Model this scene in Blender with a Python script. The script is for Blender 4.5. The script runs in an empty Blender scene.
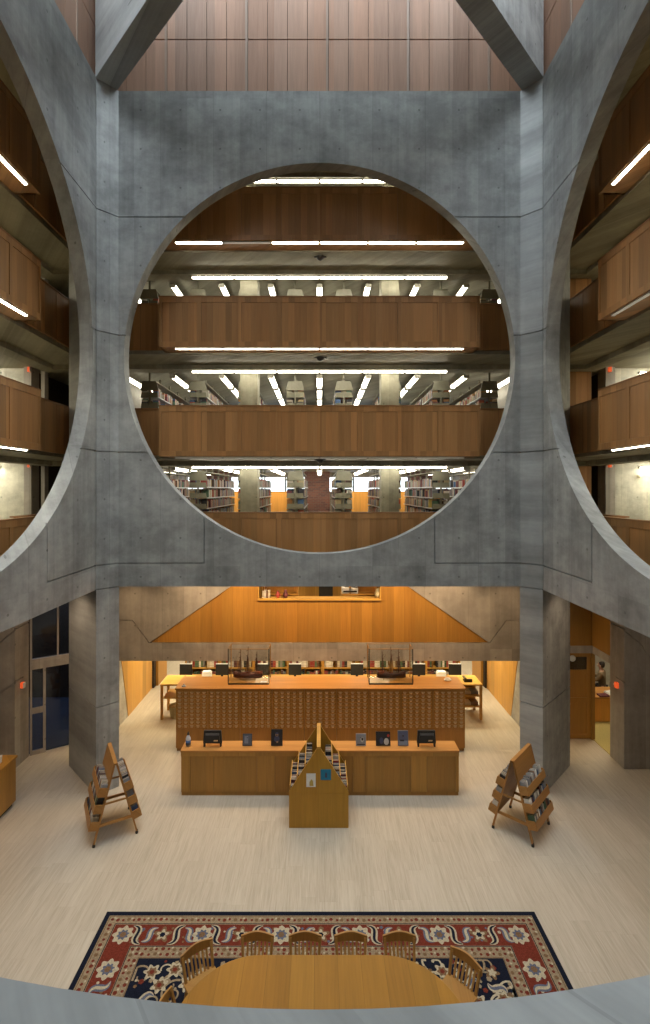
import bpy, bmesh, math, random
from mathutils import Vector, Matrix
PI = math.pi
rnd = random.Random(7)
SC = bpy.context.scene
COL = SC.collection

# ------------------------------------------------------------------ camera numbers
FPX, CX, HY, CAMZ = 497.0, 319.5, 490.0, 6.82
HC = 6.42            # depth of the hall's centre
A, CH, R, ZC = 4.970, 0.347, 4.50, 9.849
WT = 0.30            # hall wall thickness
WB, WTOP = 4.60, 16.0
SOF = [4.98, 7.63, 10.32, 12.97, 15.68]      # undersides of the balcony slabs
FLR = [5.20, 7.85, 10.55, 13.20, 15.92]      # their tops

# ------------------------------------------------------------------ node helper
class N:
    def __init__(s, name):
        s.m = bpy.data.materials.new(name); s.m.use_nodes = True
        s.t = s.m.node_tree; s.b = s.t.nodes['Principled BSDF']
        s.tc = None
    def n(s, typ, **kw):
        x = s.t.nodes.new(typ)
        for k, v in kw.items(): setattr(x, k, v)
        return x
    def L(s, a, b): s.t.links.new(a, b)
    def inp(s, sock, v):
        if isinstance(v, (int, float)): sock.default_value = v
        elif isinstance(v, (tuple, list)):
            sock.default_value = tuple(v) if len(v) != 3 or sock.type == 'VECTOR' else (*v, 1)
        else: s.L(v, sock)
    def obj(s):
        if not s.tc: s.tc = s.n('ShaderNodeTexCoord')
        return s.tc.outputs['Object']
    def sep(s, v=None):
        x = s.n('ShaderNodeSeparateXYZ'); s.L(v or s.obj(), x.inputs[0]); return x.outputs
    def comb(s, x, y, z):
        c = s.n('ShaderNodeCombineXYZ')
        for i, v in enumerate((x, y, z)): s.inp(c.inputs[i], v)
        return c.outputs[0]
    def M(s, op, a, b=0.0, c=0.0):
        x = s.n('ShaderNodeMath', operation=op)
        s.inp(x.inputs[0], a); s.inp(x.inputs[1], b); s.inp(x.inputs[2], c)
        return x.outputs[0]
    def noise(s, vec, scale=1.0, detail=4, rough=.55):
        x = s.n('ShaderNodeTexNoise'); s.L(vec, x.inputs['Vector'])
        x.inputs['Scale'].default_value = scale; x.inputs['Detail'].default_value = detail
        x.inputs['Roughness'].default_value = rough
        return x.outputs['Fac']
    def white(s, vec):
        x = s.n('ShaderNodeTexWhiteNoise'); s.L(vec, x.inputs['Vector']); return x.outputs['Value']
    def mix(s, f, a, b, mode='MIX'):
        x = s.n('ShaderNodeMix', data_type='RGBA', blend_type=mode)
        s.inp(x.inputs[0], f); s.inp(x.inputs[6], a); s.inp(x.inputs[7], b)
        return x.outputs[2]
    def rng(s, v, a, b, c, d):
        x = s.n('ShaderNodeMapRange'); s.inp(x.inputs[0], v)
        for i, q in enumerate((a, b, c, d)): x.inputs[i+1].default_value = q
        return x.outputs[0]
    def bump(s, h, strength=.3, dist=.01):
        x = s.n('ShaderNodeBump'); x.inputs['Strength'].default_value = strength
        x.inputs['Distance'].default_value = dist
        s.L(h, x.inputs['Height']); s.L(x.outputs[0], s.b.inputs['Normal'])
    def col(s, v): s.inp(s.b.inputs['Base Color'], v)
    def rough(s, v): s.inp(s.b.inputs['Roughness'], v)
    def orand(s): return s.n('ShaderNodeObjectInfo').outputs['Random']

def scale3(c, k): return tuple(min(1, x*k) for x in c)

def mat_concrete(name, c, streak=.5, holes=True, blot=.26):
    n = N(name); x, y, z = n.sep()
    u = n.M('ADD', x, n.M('MULTIPLY', y, .8))
    big = n.noise(n.obj(), .55, 5, .6)
    fine = n.noise(n.obj(), 9, 4, .6)
    st = n.noise(n.comb(n.M('MULTIPLY', u, 5.5), 0.0, n.M('MULTIPLY', z, .35)), 1, 4, .6)
    board = n.white(n.comb(n.M('FLOOR', n.M('DIVIDE', u, .61)), n.M('FLOOR', n.M('DIVIDE', n.M('ADD', z, .31), 2.69)), 0.0))
    f = n.M('ADD', n.M('MULTIPLY', big, .55), n.M('MULTIPLY', st, streak))
    f = n.M('ADD', f, n.M('MULTIPLY', fine, .16))
    f = n.M('ADD', f, n.M('MULTIPLY', board, .20))
    k = n.rng(f, .38, .98, .55, 1.35)
    base = n.mix(1.0, c, n.comb(k, k, k), 'MULTIPLY')
    bl = n.rng(n.noise(n.comb(u, n.M('MULTIPLY', z, 1.3), 2.0), 1.15, 6, .68), .36, .64, 1-blot*1.1, 1+blot*.8)
    base = n.mix(1.0, base, n.comb(bl, bl, bl), 'MULTIPLY')
    # pale drips and darker blotches
    dr = n.rng(n.noise(n.comb(n.M('MULTIPLY', u, 2.2), 3.0, n.M('MULTIPLY', z, .5)), 1, 5, .7), .56, .76, 0, .5)
    base = n.mix(dr, base, scale3(c, 1.35))
    if holes:
        a = n.M('ABSOLUTE', n.M('SUBTRACT', n.M('FRACT', n.M('DIVIDE', u, .915)), .5))
        b = n.M('ABSOLUTE', n.M('SUBTRACT', n.M('FRACT', n.M('DIVIDE', n.M('ADD', z, .1), .895)), .5))
        d = n.M('SQRT', n.M('ADD', n.M('POWER', a, 2.0), n.M('POWER', b, 2.0)))
        hole = n.M('LESS_THAN', d, .026)
        base = n.mix(n.M('MULTIPLY', hole, .6), base, scale3(c, .3))
        sm = n.M('LESS_THAN', n.M('ABSOLUTE', n.M('SUBTRACT', n.M('FRACT', n.M('DIVIDE', u, 1.22)), .5)), .006)
        base = n.mix(n.M('MULTIPLY', sm, .30), base, scale3(c, .45))
    n.col(base); n.rough(.62)
    n.bump(n.M('ADD', fine, st), .25, .006)
    return n.m

def mat_wood(name, c, plank=.14, grain='z', tone=.35, rough=.38, spec=.4, joint=True):
    """planks and grain run along `grain`; variation is the wood's own"""
    n = N(name); x, y, z = n.sep(); r = n.orand()
    r9 = n.M('MULTIPLY', r, 37.0)
    if grain == 'z':  u, v = n.M('ADD', x, n.M('MULTIPLY', y, .93)), z
    elif grain == 'x': u, v = n.M('ADD', y, n.M('MULTIPLY', z, .93)), x
    else: u, v = n.M('ADD', x, n.M('MULTIPLY', z, .93)), y
    pid = n.M('FLOOR', n.M('DIVIDE', u, plank))
    w = n.white(n.comb(pid, r9, 1.7))
    w2 = n.white(n.comb(pid, r9, 7.3))
    g = n.noise(n.comb(n.M('MULTIPLY', u, 38.0), n.M('ADD', n.M('MULTIPLY', v, 1.6), n.M('MULTIPLY', w, 30.0)), r9), 1, 5, .65)
    g2 = n.noise(n.comb(n.M('MULTIPLY', u, 7.0), n.M('ADD', n.M('MULTIPLY', v, .5), n.M('MULTIPLY', w, 11.0)), r9), 1, 3, .5)
    f = n.M('ADD', n.M('MULTIPLY', w, tone), n.M('ADD', n.M('MULTIPLY', g, .55), n.M('MULTIPLY', g2, .45)))
    k = n.rng(f, .25, 1.15, .62, 1.38)
    b = n.mix(1.0, c, n.comb(k, k, k), 'MULTIPLY')
    b = n.mix(n.M('MULTIPLY', w2, .35), b, n.mix(1.0, b, (1.12, .90, .72), 'MULTIPLY'))
    if joint:
        j = n.M('LESS_THAN', n.M('FRACT', n.M('DIVIDE', u, plank)), .012/plank*.5)
        b = n.mix(n.M('MULTIPLY', j, .45), b, scale3(c, .3))
    n.col(b); n.rough(rough); n.b.inputs['Specular IOR Level'].default_value = spec
    n.bump(g, .12, .003)
    return n.m

def mat_plain(name, c, rough=.5, metal=0, var=.12, scale=14, spec=.5):
    n = N(name); f = n.noise(n.obj(), scale, 3)
    k = n.rng(f, .3, .7, 1-var, 1+var)
    n.col(n.mix(1.0, c, n.comb(k, k, k), 'MULTIPLY')); n.rough(rough)
    n.b.inputs['Metallic'].default_value = metal; n.b.inputs['Specular IOR Level'].default_value = spec
    return n.m

def mat_emit(name, c, s):
    n = N(name); n.col(c); n.b.inputs['Emission Color'].default_value = (*c, 1)
    n.b.inputs['Emission Strength'].default_value = s
    return n.m

def mat_glass(name, tint=(.9, .95, .95), refl=.10, dark=0.0):
    n = N(name); t = n.t
    tr = n.n('ShaderNodeBsdfTransparent'); tr.inputs[0].default_value = (*tint, 1)
    gl = n.n('ShaderNodeBsdfGlossy'); gl.inputs['Roughness'].default_value = .02
    fr = n.n('ShaderNodeLayerWeight'); fr.inputs['Blend'].default_value = .25
    mx = n.n('ShaderNodeMixShader')
    n.L(n.M('ADD', n.M('MULTIPLY', fr.outputs['Fresnel'], .3), refl*.3), mx.inputs[0])
    n.L(tr.outputs[0], mx.inputs[1]); n.L(gl.outputs[0], mx.inputs[2])
    out = t.nodes['Material Output']; n.L(mx.outputs[0], out.inputs['Surface'])
    return n.m

def mat_floor():
    n = N('travertine'); x, y, z = n.sep()
    pid = n.M('FLOOR', n.M('DIVIDE', x, .305))
    sh = n.M('MULTIPLY', n.white(n.comb(pid, 0.0, 2.0)), 3.0)
    tid = n.M('FLOOR', n.M('DIVIDE', n.M('ADD', y, sh), 1.4))
    w = n.white(n.comb(pid, tid, 5.0))
    st = n.noise(n.comb(n.M('MULTIPLY', x, 17.0), n.M('ADD', n.M('MULTIPLY', y, .8), n.M('MULTIPLY', w, 20.0)), 0.0), 1, 5, .7)
    st2 = n.noise(n.comb(n.M('MULTIPLY', x, 55.0), n.M('MULTIPLY', y, 2.2), 4.0), 1, 3, .6)
    big = n.noise(n.obj(), .5, 3)
    f = n.M('ADD', n.M('MULTIPLY', w, .10), n.M('ADD', n.M('MULTIPLY', st, .62), n.M('ADD', n.M('MULTIPLY', st2, .50), n.M('MULTIPLY', big, .2))))
    cr = n.n('ShaderNodeValToRGB'); n.L(n.rng(f, .4, 1.05, 0, 1), cr.inputs[0])
    e = cr.color_ramp.elements
    e[0].color = (.335, .28, .21, 1); e[1].color = (.61, .55, .455, 1)
    m = e.new(.5); m.color = (.485, .425, .335, 1)
    j1 = n.M('LESS_THAN', n.M('FRACT', n.M('DIVIDE', x, .305)), .014)
    j2 = n.M('LESS_THAN', n.M('FRACT', n.M('DIVIDE', n.M('ADD', y, sh), 1.4)), .0035)
    j = n.M('MAXIMUM', j1, j2)
    n.col(n.mix(n.M('MULTIPLY', j, .25), cr.outputs[0], (.30, .25, .19)))
    n.rough(n.rng(st, .3, .7, .42, .58)); n.b.inputs['Specular IOR Level'].default_value = .35
    return n.m

def mat_brick():
    n = N('brick'); b = n.n('ShaderNodeTexBrick')
    x, y, z = n.sep(); n.L(n.comb(n.M('ADD', x, y), z, 0.0), b.inputs['Vector'])
    b.inputs['Scale'].default_value = 1; b.inputs['Brick Width'].default_value = .21; b.inputs['Row Height'].default_value = .075
    b.inputs['Mortar Size'].default_value = .008
    b.inputs['Color1'].default_value = (.20, .085, .07, 1); b.inputs['Color2'].default_value = (.11, .055, .062, 1)
    b.inputs['Mortar'].default_value = (.16, .13, .12, 1)
    n.L(b.outputs['Color'], n.b.inputs['Base Color']); n.rough(.85)
    return n.m

def mat_book(name, c):
    n = N(name); r = n.orand(); x, y, z = n.sep()
    k = n.rng(r, 0, 1, .7, 1.3)
    n.col(n.mix(1.0, c, n.comb(k, k, k), 'MULTIPLY')); n.rough(.5)
    return n.m

def mat_bookmass():
    """many spines in one object: colour is picked per spine from its own position"""
    n = N('shelved_book_spines'); x, y, z = n.sep()
    w = n.white(n.comb(n.M('FLOOR', n.M('MULTIPLY', x, 3.0)), n.M('FLOOR', n.M('DIVIDE', y, .034)), n.M('FLOOR', n.M('DIVIDE', z, .314))))
    cr = n.n('ShaderNodeValToRGB'); cr.color_ramp.interpolation = 'CONSTANT'; n.L(w, cr.inputs[0])
    cs = [(.07, .04, .03), (.40, .07, .04), (.07, .14, .30), (.42, .33, .19), (.03, .03, .04), (.44, .40, .33), (.10, .19, .14), (.34, .17, .06), (.55, .51, .45), (.16, .05, .07)]
    e = cr.color_ramp.elements
    e[0].color = (*cs[0], 1); e[1].position = .1; e[1].color = (*cs[1], 1)
    for i in range(2, len(cs)):
        q = e.new(i/len(cs)); q.color = (*cs[i], 1)
    n.L(cr.outputs[0], n.b.inputs['Base Color']); n.rough(.6)
    return n.m

MT = {}
MT['conc'] = mat_concrete('hall_concrete', (.298, .305, .298), .55)
MT['conc_low'] = mat_concrete('lower_concrete', (.37, .335, .295), .5, True, .12)
MT['conc_soffit'] = mat_concrete('slab_concrete', (.36, .335, .25), .25, False)
MT['conc_core'] = mat_concrete('core_concrete', (.34, .32, .235), .35)
MT['core_wall'] = mat_concrete('pale_core_wall', (.56, .54, .45), .3)
MT['conc_room'] = mat_concrete('plaster', (.55, .52, .46), .1, False)
MT['floor'] = mat_floor()
MT['oak'] = mat_wood('parapet_oak', (.36, .182, .066), .155, 'z', .5, .42, .35, False)
MT['oak_rail'] = mat_wood('parapet_rail_oak', (.31, .150, .057), .5, 'x', .15, .42, .35, False)
MT['oak_hi'] = mat_wood('upper_wall_oak', (.35, .215, .152), .46, 'z', .5, .5, .3, False)
MT['oak_warm'] = mat_wood('warm_oak', (.42, .205, .036), .30, 'z', .30, .40, .4)
MT['oak_cab'] = mat_wood('cabinet_oak', (.42, .215, .043), .36, 'z', .22, .38, .4, False)
MT['oak_dark'] = mat_wood('cabinet_oak_dark', (.36, .185, .038), .36, 'z', .22, .4, .4, False)
MT['oak_top'] = mat_wood('counter_top_oak', (.52, .26, .075), .2, 'x', .2, .6, .2, False)
MT['oak_gable'] = mat_wood('gable_oak', (.46, .25, .034), .6, 'z', .15, .42, .35, False)
MT['oak_draw'] = mat_wood('drawer_oak', (.46, .22, .042), .5, 'x', .1, .42, .35, False)
MT['table'] = mat_wood('table_oak', (.37, .175, .024), .30, 'y', .2, .33, .4)
MT['chair'] = mat_wood('chair_oak', (.42, .215, .055), .4, 'z', .2, .4, .4, False)
MT['rack'] = mat_wood('rack_oak', (.40, .20, .055), .4, 'x', .15, .42, .35, False)
MT['yellow'] = mat_wood('yellow_oak', (.56, .32, .07), .3, 'x', .15, .42, .35, False)
MT['yellow_z'] = mat_wood('yellow_oak_boards', (.50, .27, .06), .3, 'z', .3, .45, .35)
MT['carrel'] = mat_wood('carrel_oak', (.72, .36, .085), .3, 'z', .2, .45, .35, False)
MT['black'] = mat_plain('black_plastic', (.012, .012, .013), .4)
MT['dark'] = mat_plain('dark_metal', (.03, .028, .026), .45, .3)
MT['brass'] = mat_plain('brass', (.42, .25, .10), .55, 0)
MT['card'] = mat_plain('label_card', (.58, .40, .20), .7)
MT['white'] = mat_plain('white_paper', (.78, .77, .74), .7, 0, .05)
MT['shelfm'] = mat_plain('grey_shelf_metal', (.25, .24, .18), .45, 0, .06)
MT['shelfd'] = mat_plain('dark_shelf_metal', (.13, .115, .075), .5, 0, .06)
MT['shelfw'] = mat_plain('pale_shelf_metal', (.60, .62, .64), .4, 0, .05)
MT['housing'] = mat_plain('lamp_housing', (.45, .43, .37), .5, 0, .05)
MT['tube'] = mat_emit('fluorescent_tube', (1.0, .93, .74), 24.0)
MT['tube2'] = mat_emit('aisle_tube', (1.0, .94, .76), 10.0)
MT['dim_tube'] = mat_emit('dim_tube', (.75, .72, .62), .22)
MT['exit'] = mat_emit('exit_red', (1.0, .13, .03), .5)
MT['glow'] = mat_emit('warm_lamp', (1.0, .86, .6), 6.0)
MT['glow_dim'] = mat_emit('pale_lamp', (.9, .78, .5), .35)
MT['glass'] = mat_glass('clear_glass', (.985, .99, .985), .06)
MT['glass_dark'] = mat_glass('dim_glass', (.66, .70, .76), .12)
MT['oak_seam'] = mat_wood('pale_batten', (.42, .32, .26), .3, 'z', .1, .5, .3, False)
MT['pages'] = mat_plain('page_block', (.24, .20, .15), .8, 0, .1)
MT['brick'] = mat_brick()
MT['bookmass'] = mat_bookmass()
MT['carpet_blue'] = mat_plain('blue_carpet', (.045, .07, .125), .95, 0, .2, 60)
MT['carpet_olive'] = mat_plain('olive_carpet', (.44, .36, .13), .95, 0, .15, 60)
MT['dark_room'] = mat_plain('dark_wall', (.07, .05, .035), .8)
MT['wicker'] = mat_plain('wicker', (.46, .40, .24), .85, 0, .3, 60)
MT['hull'] = mat_plain('ship_hull', (.045, .016, .012), .4)
MT['hull_red'] = mat_plain('ship_deck', (.22, .06, .03), .5)
MT['rig'] = mat_plain('ship_rigging', (.10, .05, .03), .7)
MT['clear'] = mat_glass('clear_plastic', (.86, .88, .92), .4)
MT['teal'] = mat_plain('teal_paper', (.01, .19, .33), .6, 0, .08)
BOOKC = {'red': (.28, .035, .03), 'blue': (.05, .10, .22), 'black': (.02, .02, .024), 'cream': (.55, .49, .38), 'white': (.66, .65, .62),
         'green': (.06, .12, .07), 'brown': (.17, .085, .04), 'grey': (.24, .25, .27), 'maroon': (.11, .025, .035), 'yellow': (.52, .38, .09)}
for k, c in BOOKC.items(): MT['book_'+k] = mat_book('cover_'+k, c)

# ------------------------------------------------------------------ mesh builder
class MB:
    def __init__(s): s.v, s.f, s.mi = [], [], []
    def add(s, verts, faces, mi=0, M=None):
        b = len(s.v)
        s.v += [tuple(M @ Vector(v)) if M else tuple(v) for v in verts]
        s.f += [tuple(b+i for i in f) for f in faces]; s.mi += [mi]*len(faces)
        return s
    def box(s, x0, x1, y0, y1, z0, z1, mi=0, M=None):
        x0, x1 = sorted((x0, x1)); y0, y1 = sorted((y0, y1)); z0, z1 = sorted((z0, z1))
        return s.add([(x0,y0,z0),(x1,y0,z0),(x1,y1,z0),(x0,y1,z0),(x0,y0,z1),(x1,y0,z1),(x1,y1,z1),(x0,y1,z1)],
              [(0,3,2,1),(4,5,6,7),(0,1,5,4),(1,2,6,5),(2,3,7,6),(3,0,4,7)], mi, M)
    def prism(s, poly, d0, d1, ax='y', mi=0, M=None):
        """convex or concave outline extruded along ax; poly is (a, b) pairs in the other two axes"""
        area = sum(poly[i][0]*poly[(i+1) % len(poly)][1]-poly[(i+1) % len(poly)][0]*poly[i][1] for i in range(len(poly)))
        if area < 0: poly = poly[::-1]
        d0, d1 = sorted((d0, d1))
        P = {'y': lambda a, b, d: (a, d, b), 'x': lambda a, b, d: (d, a, b), 'z': lambda a, b, d: (a, b, d)}[ax]
        n = len(poly); vs = [P(a, b, d0) for a, b in poly]+[P(a, b, d1) for a, b in poly]
        lo, hi = tuple(range(n)), tuple(range(n, 2*n))
        side = [(i, (i+1) % n, n+(i+1) % n, n+i) for i in range(n)]
        if ax == 'y': fs = [lo, hi[::-1]]+[f[::-1] for f in side]
        else: fs = [lo[::-1], hi]+side
        return s.add(vs, fs, mi, M)
    def cyl(s, p0, p1, r0, r1=None, n=12, mi=0, M=None, cap=True):
        p0, p1 = Vector(p0), Vector(p1); r1 = r0 if r1 is None else r1
        d = (p1-p0).normalized(); a = d.orthogonal().normalized(); b = d.cross(a)
        vs = [p0+(a*math.cos(t)+b*math.sin(t))*r0 for t in [2*PI*i/n for i in range(n)]]
        vs += [p1+(a*math.cos(t)+b*math.sin(t))*r1 for t in [2*PI*i/n for i in range(n)]]
        fs = [(i, (i+1) % n, n+(i+1) % n, n+i) for i in range(n)]
        if cap: fs += [tuple(range(n))[::-1], tuple(range(n, 2*n))]
        return s.add(vs, fs, mi, M)
    def lathe(s, prof, n=20, mi=0, M=None):
        vs, fs = [], []
        for r, z in prof: vs += [(r*math.cos(2*PI*i/n), r*math.sin(2*PI*i/n), z) for i in range(n)]
        for k in range(len(prof)-1):
            fs += [(k*n+i, k*n+(i+1) % n, (k+1)*n+(i+1) % n, (k+1)*n+i) for i in range(n)]
        fs += [tuple(range(n))[::-1], tuple((len(prof)-1)*n+i for i in range(n))]
        return s.add(vs, fs, mi, M)
    def loft(s, rings, mi=0, M=None, closed=True):
        n = len(rings[0]); vs = [p for r in rings for p in r]; fs = []
        for k in range(len(rings)-1):
            for i in range(n if closed else n-1):
                fs.append((k*n+i, k*n+(i+1) % n, (k+1)*n+(i+1) % n, (k+1)*n+i))
        if closed: fs += [tuple(range(n))[::-1], tuple((len(rings)-1)*n+i for i in range(n))]
        return s.add(vs, fs, mi, M)
    def bar(s, p0, p1, w, h, mi=0, up=(0, 0, 1)):
        p0, p1 = Vector(p0), Vector(p1); d = p1-p0; L = d.length; d.normalize()
        x = d.cross(Vector(up)); x = x.normalized() if x.length > 1e-6 else Vector((1, 0, 0)); y = x.cross(d)
        M = Matrix((x, d, y)).transposed().to_4x4(); M.translation = p0
        return s.box(-w/2, w/2, 0, L, -h/2, h/2, mi, M)
    def build(s, name, mats, parent=None, bevel=0, smooth=False):
        me = bpy.data.meshes.new(name); me.from_pydata(s.v, [], s.f)
        if not isinstance(mats, (list, tuple)): mats = [mats]
        for m in mats: me.materials.append(m if not isinstance(m, str) else MT[m])
        for p, i in zip(me.polygons, s.mi): p.material_index = i; p.use_smooth = smooth
        me.update()
        o = bpy.data.objects.new(name, me); COL.objects.link(o)
        if parent: o.parent = parent
        if bevel:
            b = o.modifiers.new('bevel', 'BEVEL'); b.width = bevel; b.segments = 2; b.limit_method = 'ANGLE'; b.angle_limit = .7
        return o

def tag(o, label=None, cat=None, group=None, kind=None):
    if label: o['label'] = label
    if cat: o['category'] = cat
    if group: o['group'] = group
    if kind: o['kind'] = kind
    return o
def thing(name, label, cat, loc=(0, 0, 0), rz=0, group=None):
    o = bpy.data.objects.new(name, None); COL.objects.link(o); o.empty_display_size = .2
    o.location = loc; o.rotation_euler = (0, 0, rz)
    return tag(o, label, cat, group)
def struct(o): o['kind'] = 'structure'; return o
def dup(root, loc=None, rz=None, label=None, group=None):
    def cp(o, par):
        c = o.copy(); COL.objects.link(c)
        if par: c.parent = par
        for ch in o.children: cp(ch, c)
        return c
    r = cp(root, None)
    if loc is not None: r.location = loc
    if rz is not None: r.rotation_euler = (0, 0, rz)
    if label: r['label'] = label
    if group: r['group'] = group
    return r
def cut(o, cutter_mb):
    """recess real grooves into o"""
    c = cutter_mb.build('cutter', 'conc')
    m = o.modifiers.new('cut', 'BOOLEAN'); m.operation = 'DIFFERENCE'; m.object = c; m.solver = 'EXACT'; m.use_self = True
    bpy.context.view_layer.update()
    dg = bpy.context.evaluated_depsgraph_get()
    me = bpy.data.meshes.new_from_object(o.evaluated_get(dg), depsgraph=dg)
    o.modifiers.clear(); o.data = me
    bpy.data.objects.remove(c)
def at(px, py, Y): return Vector(((px-CX)/FPX*Y, Y, CAMZ+(HY-py)/FPX*Y))
def onfloor(px, py, z=0.0):
    Y = (CAMZ-z)*FPX/(py-HY); return Vector(((px-CX)/FPX*Y, Y, z))
def area(name, loc, rot, sx, sy, e, c, spread=None):
    l = bpy.data.lights.new(name, 'AREA'); l.shape = 'RECTANGLE'; l.size = sx; l.size_y = sy; l.energy = e; l.color = c
    if spread: l.spread = spread
    o = bpy.data.objects.new(name, l); COL.objects.link(o); o.location = loc; o.rotation_euler = rot
    return o
def spot(name, loc, target, e, c, ang=1.6, r=.12, blend=.7):
    l = bpy.data.lights.new(name, 'SPOT'); l.energy = e; l.color = c; l.spot_size = ang; l.spot_blend = blend; l.shadow_soft_size = r
    o = bpy.data.objects.new(name, l); COL.objects.link(o); o.location = loc
    o.rotation_euler = (Vector(target)-Vector(loc)).to_track_quat('-Z', 'Y').to_euler()
    return o

# ================================================================== THE SETTING
SHIFT = 5.013-A     # the side walls stand a hand nearer than the end walls
def hallM(k):
    """turn something built for the back of the hall to the left (1), the front (2) or the right (3)"""
    return Matrix.Translation(({1: SHIFT, 3: -SHIFT}.get(k, 0), HC, 0)) @ Matrix.Rotation(k*PI/2, 4, 'Z') @ Matrix.Translation((0, -HC, 0))
BY = 11.433       # back wall plane
SIDES = ['back', 'left', 'front', 'right']

# ground floor
struct(MB().box(-18, 18, -8, 24, -.2, 0).build('floor', 'floor'))

# four concrete walls with their round openings
def hall_wall(k):
    mb = MB(); n = 192; hw = A-CH; M = hallM(k)
    z0, z1 = WB, WTOP; ring = []
    cor = [math.atan2(z-ZC, x) % (2*PI) for x in (-hw, hw) for z in (z0, z1)]
    ts = sorted([2*PI*i/n for i in range(n)]+cor)
    def edge(t):
        c, s_ = math.cos(t), math.sin(t); k_ = []
        if abs(c) > 1e-9: k_.append((hw if c > 0 else -hw)/c)
        if abs(s_) > 1e-9: k_.append(((z1 if s_ > 0 else z0)-ZC)/s_)
        r = min(q for q in k_ if q > 0); return (c*r, ZC+s_*r)
    y0, y1 = BY, BY+WT; m = len(ts); vs = []
    for y in (y0, y1):
        for t in ts: vs.append((R*math.cos(t), y, ZC+R*math.sin(t)))
        for t in ts: a, b = edge(t); vs.append((a, y, b))
    fs = []
    for i in range(m):
        j = (i+1) % m
        fs += [(i, m+i, m+j, j), (2*m+i, 2*m+j, 3*m+j, 3*m+i), (i, j, 2*m+j, 2*m+i), (m+i, 3*m+i, 3*m+j, m+j)]
    mb.add(vs, fs, 0, M)
    o = mb.build('wall_'+SIDES[k], 'conc')
    bm = bmesh.new(); bm.from_mesh(o.data); bmesh.ops.recalc_face_normals(bm, faces=bm.faces); bm.to_mesh(o.data); bm.free()
    g = MB(); w = .013
    for z in (13.1, 10.38, 7.69): g.box(-6, 6, BY-.1, BY+.035, z-w, z+w, 0, M)
    for sx in (-1, 1):
        g.box(sx*2.65, sx*6, BY-.1, BY+.035, 5.14-w, 5.14+w, 0, M)
        g.box(sx*2.65-w, sx*2.65+w, BY-.101, BY+.034, 5.13, 7.2, 0, M)
    cut(o, g)
    return struct(o)
for k in range(4): hall_wall(k)

# diagonal corner piers
def pier(k):
    sx, sy = ((-1, 1), (-1, -1), (1, -1), (1, 1))[k]
    M = Matrix.Translation((sx*(A-CH/2), HC+sy*(BY-HC-CH/2), 0)) @ Matrix.Rotation(PI/4+k*PI/2, 4, 'Z')
    w = CH/math.sqrt(2)
    mb = MB(); w += .012; mb.box(-w, w, 0.0, 1.73, 0, WTOP, 0, M)
    o = mb.build('pillar_'+['back_left', 'front_left', 'front_right', 'back_right'][k], 'conc')
    g = MB(); q = .012
    for z in (13.1, 10.38, 7.69, 5.14, 4.6, 1.96): g.box(-1, 1, -.1, .03, z-q, z+q, 0, M)
    for s in (-1, 1):
        for z in (4.6, 1.96): g.box(s*(w-.03), s*(w+.2), -.1, 2, z-q, z+q, 0, M)
    cut(o, g); return struct(o)
for k in range(4): pier(k)

# crossed concrete roof beams
for nm, sg in (('beam_diagonal', 1), ('beam_crossing', -1)):
    M = Matrix.Translation((0, HC, 0)) @ Matrix.Rotation(sg*PI/4, 4, 'Z')
    w = CH/math.sqrt(2); L = 6.81
    mb = MB()
    if sg == 1: mb.box(-w, w, -L, L, WTOP, WTOP+4.2, 0, M)
    else: mb.box(-w, w, -L, -w, WTOP, WTOP+4.2, 0, M); mb.box(-w, w, w, L, WTOP, WTOP+4.2, 0, M)
    struct(mb.build(nm, 'conc'))

# oak panelled upper walls, clerestory glass and roof
for k in range(4):
    M = hallM(k); mb = MB(); y = BY+.08
    mb.box(-5.5, 5.5, y+.03, y+.12, WTOP, 19.3, 1, M)
    i = 0; x = -5.4
    while x < 5.4:
        wide = (i % 4 == 3)
        for z0, z1 in ((WTOP+.01, 17.24), (17.27, 18.55), (18.58, 19.3)):
            mb.box(x+.006, x+.454, y, y+.03, z0, z1, 0, M)
        if wide: mb.box(x+.435, x+.485, y-.012, y+.03, WTOP+.01, 19.3, 2, M)
        x += .46+(.03 if wide else 0); i += 1
    struct(mb.build('wall_upper_'+SIDES[k], ['oak_hi', 'dark_room', 'oak_seam']))
    w = MB().box(-5.0, 5.0, y, y+.02, 19.3, 21.6, 0, M)
    for q in range(6): w.box(-5+q*2-.04, -5+q*2+.04, y-.04, y+.06, 19.3, 21.6, 1, M)
    struct(w.build('window_clerestory_'+SIDES[k], ['glass', 'dark']))
struct(MB().box(-6.5, 6.5, HC-6.5, HC+6.5, 21.6, 21.9).build('ceiling_roof', 'conc_soffit'))

# balcony slabs: a ring at every level
OUT = 16.5
def ring(mb, inner, outer, z0, z1):
    mb.box(-outer, outer, HC+inner, HC+outer, z0, z1); mb.box(-outer, outer, HC-outer, HC-inner, z0, z1)
    mb.box(-outer, -inner, HC-inner, HC+inner, z0, z1); mb.box(inner, outer, HC-inner, HC+inner, z0, z1)
NAMES = ['ground', 'first', 'second', 'third', 'fourth']
for i in range(5):
    mb = MB(); ring(mb, A+WT+.02 if i in (0,) else 6.41, OUT, SOF[i], FLR[i])
    if i == 4: ring(mb, A+WT+.02, 6.4, SOF[i], FLR[i])
    struct(mb.build('ceiling_'+NAMES[i], 'conc_soffit'))
    if i:
        bm = MB(); ring(bm, 13.87-HC, 14.27-HC, SOF[i]-.13, SOF[i]); struct(bm.build('beam_'+NAMES[i], 'conc_soffit'))
struct(MB().box(-OUT, OUT, HC-OUT-.2, HC-OUT, 0, 16).build('wall_outer_front', 'conc_room'))
for sx, nm in ((-1, 'left'), (1, 'right')):
    struct(MB().box(sx*OUT, sx*(OUT+.2), HC-OUT, HC+OUT, 0, 16).build('wall_outer_'+nm, 'conc_room'))
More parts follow.
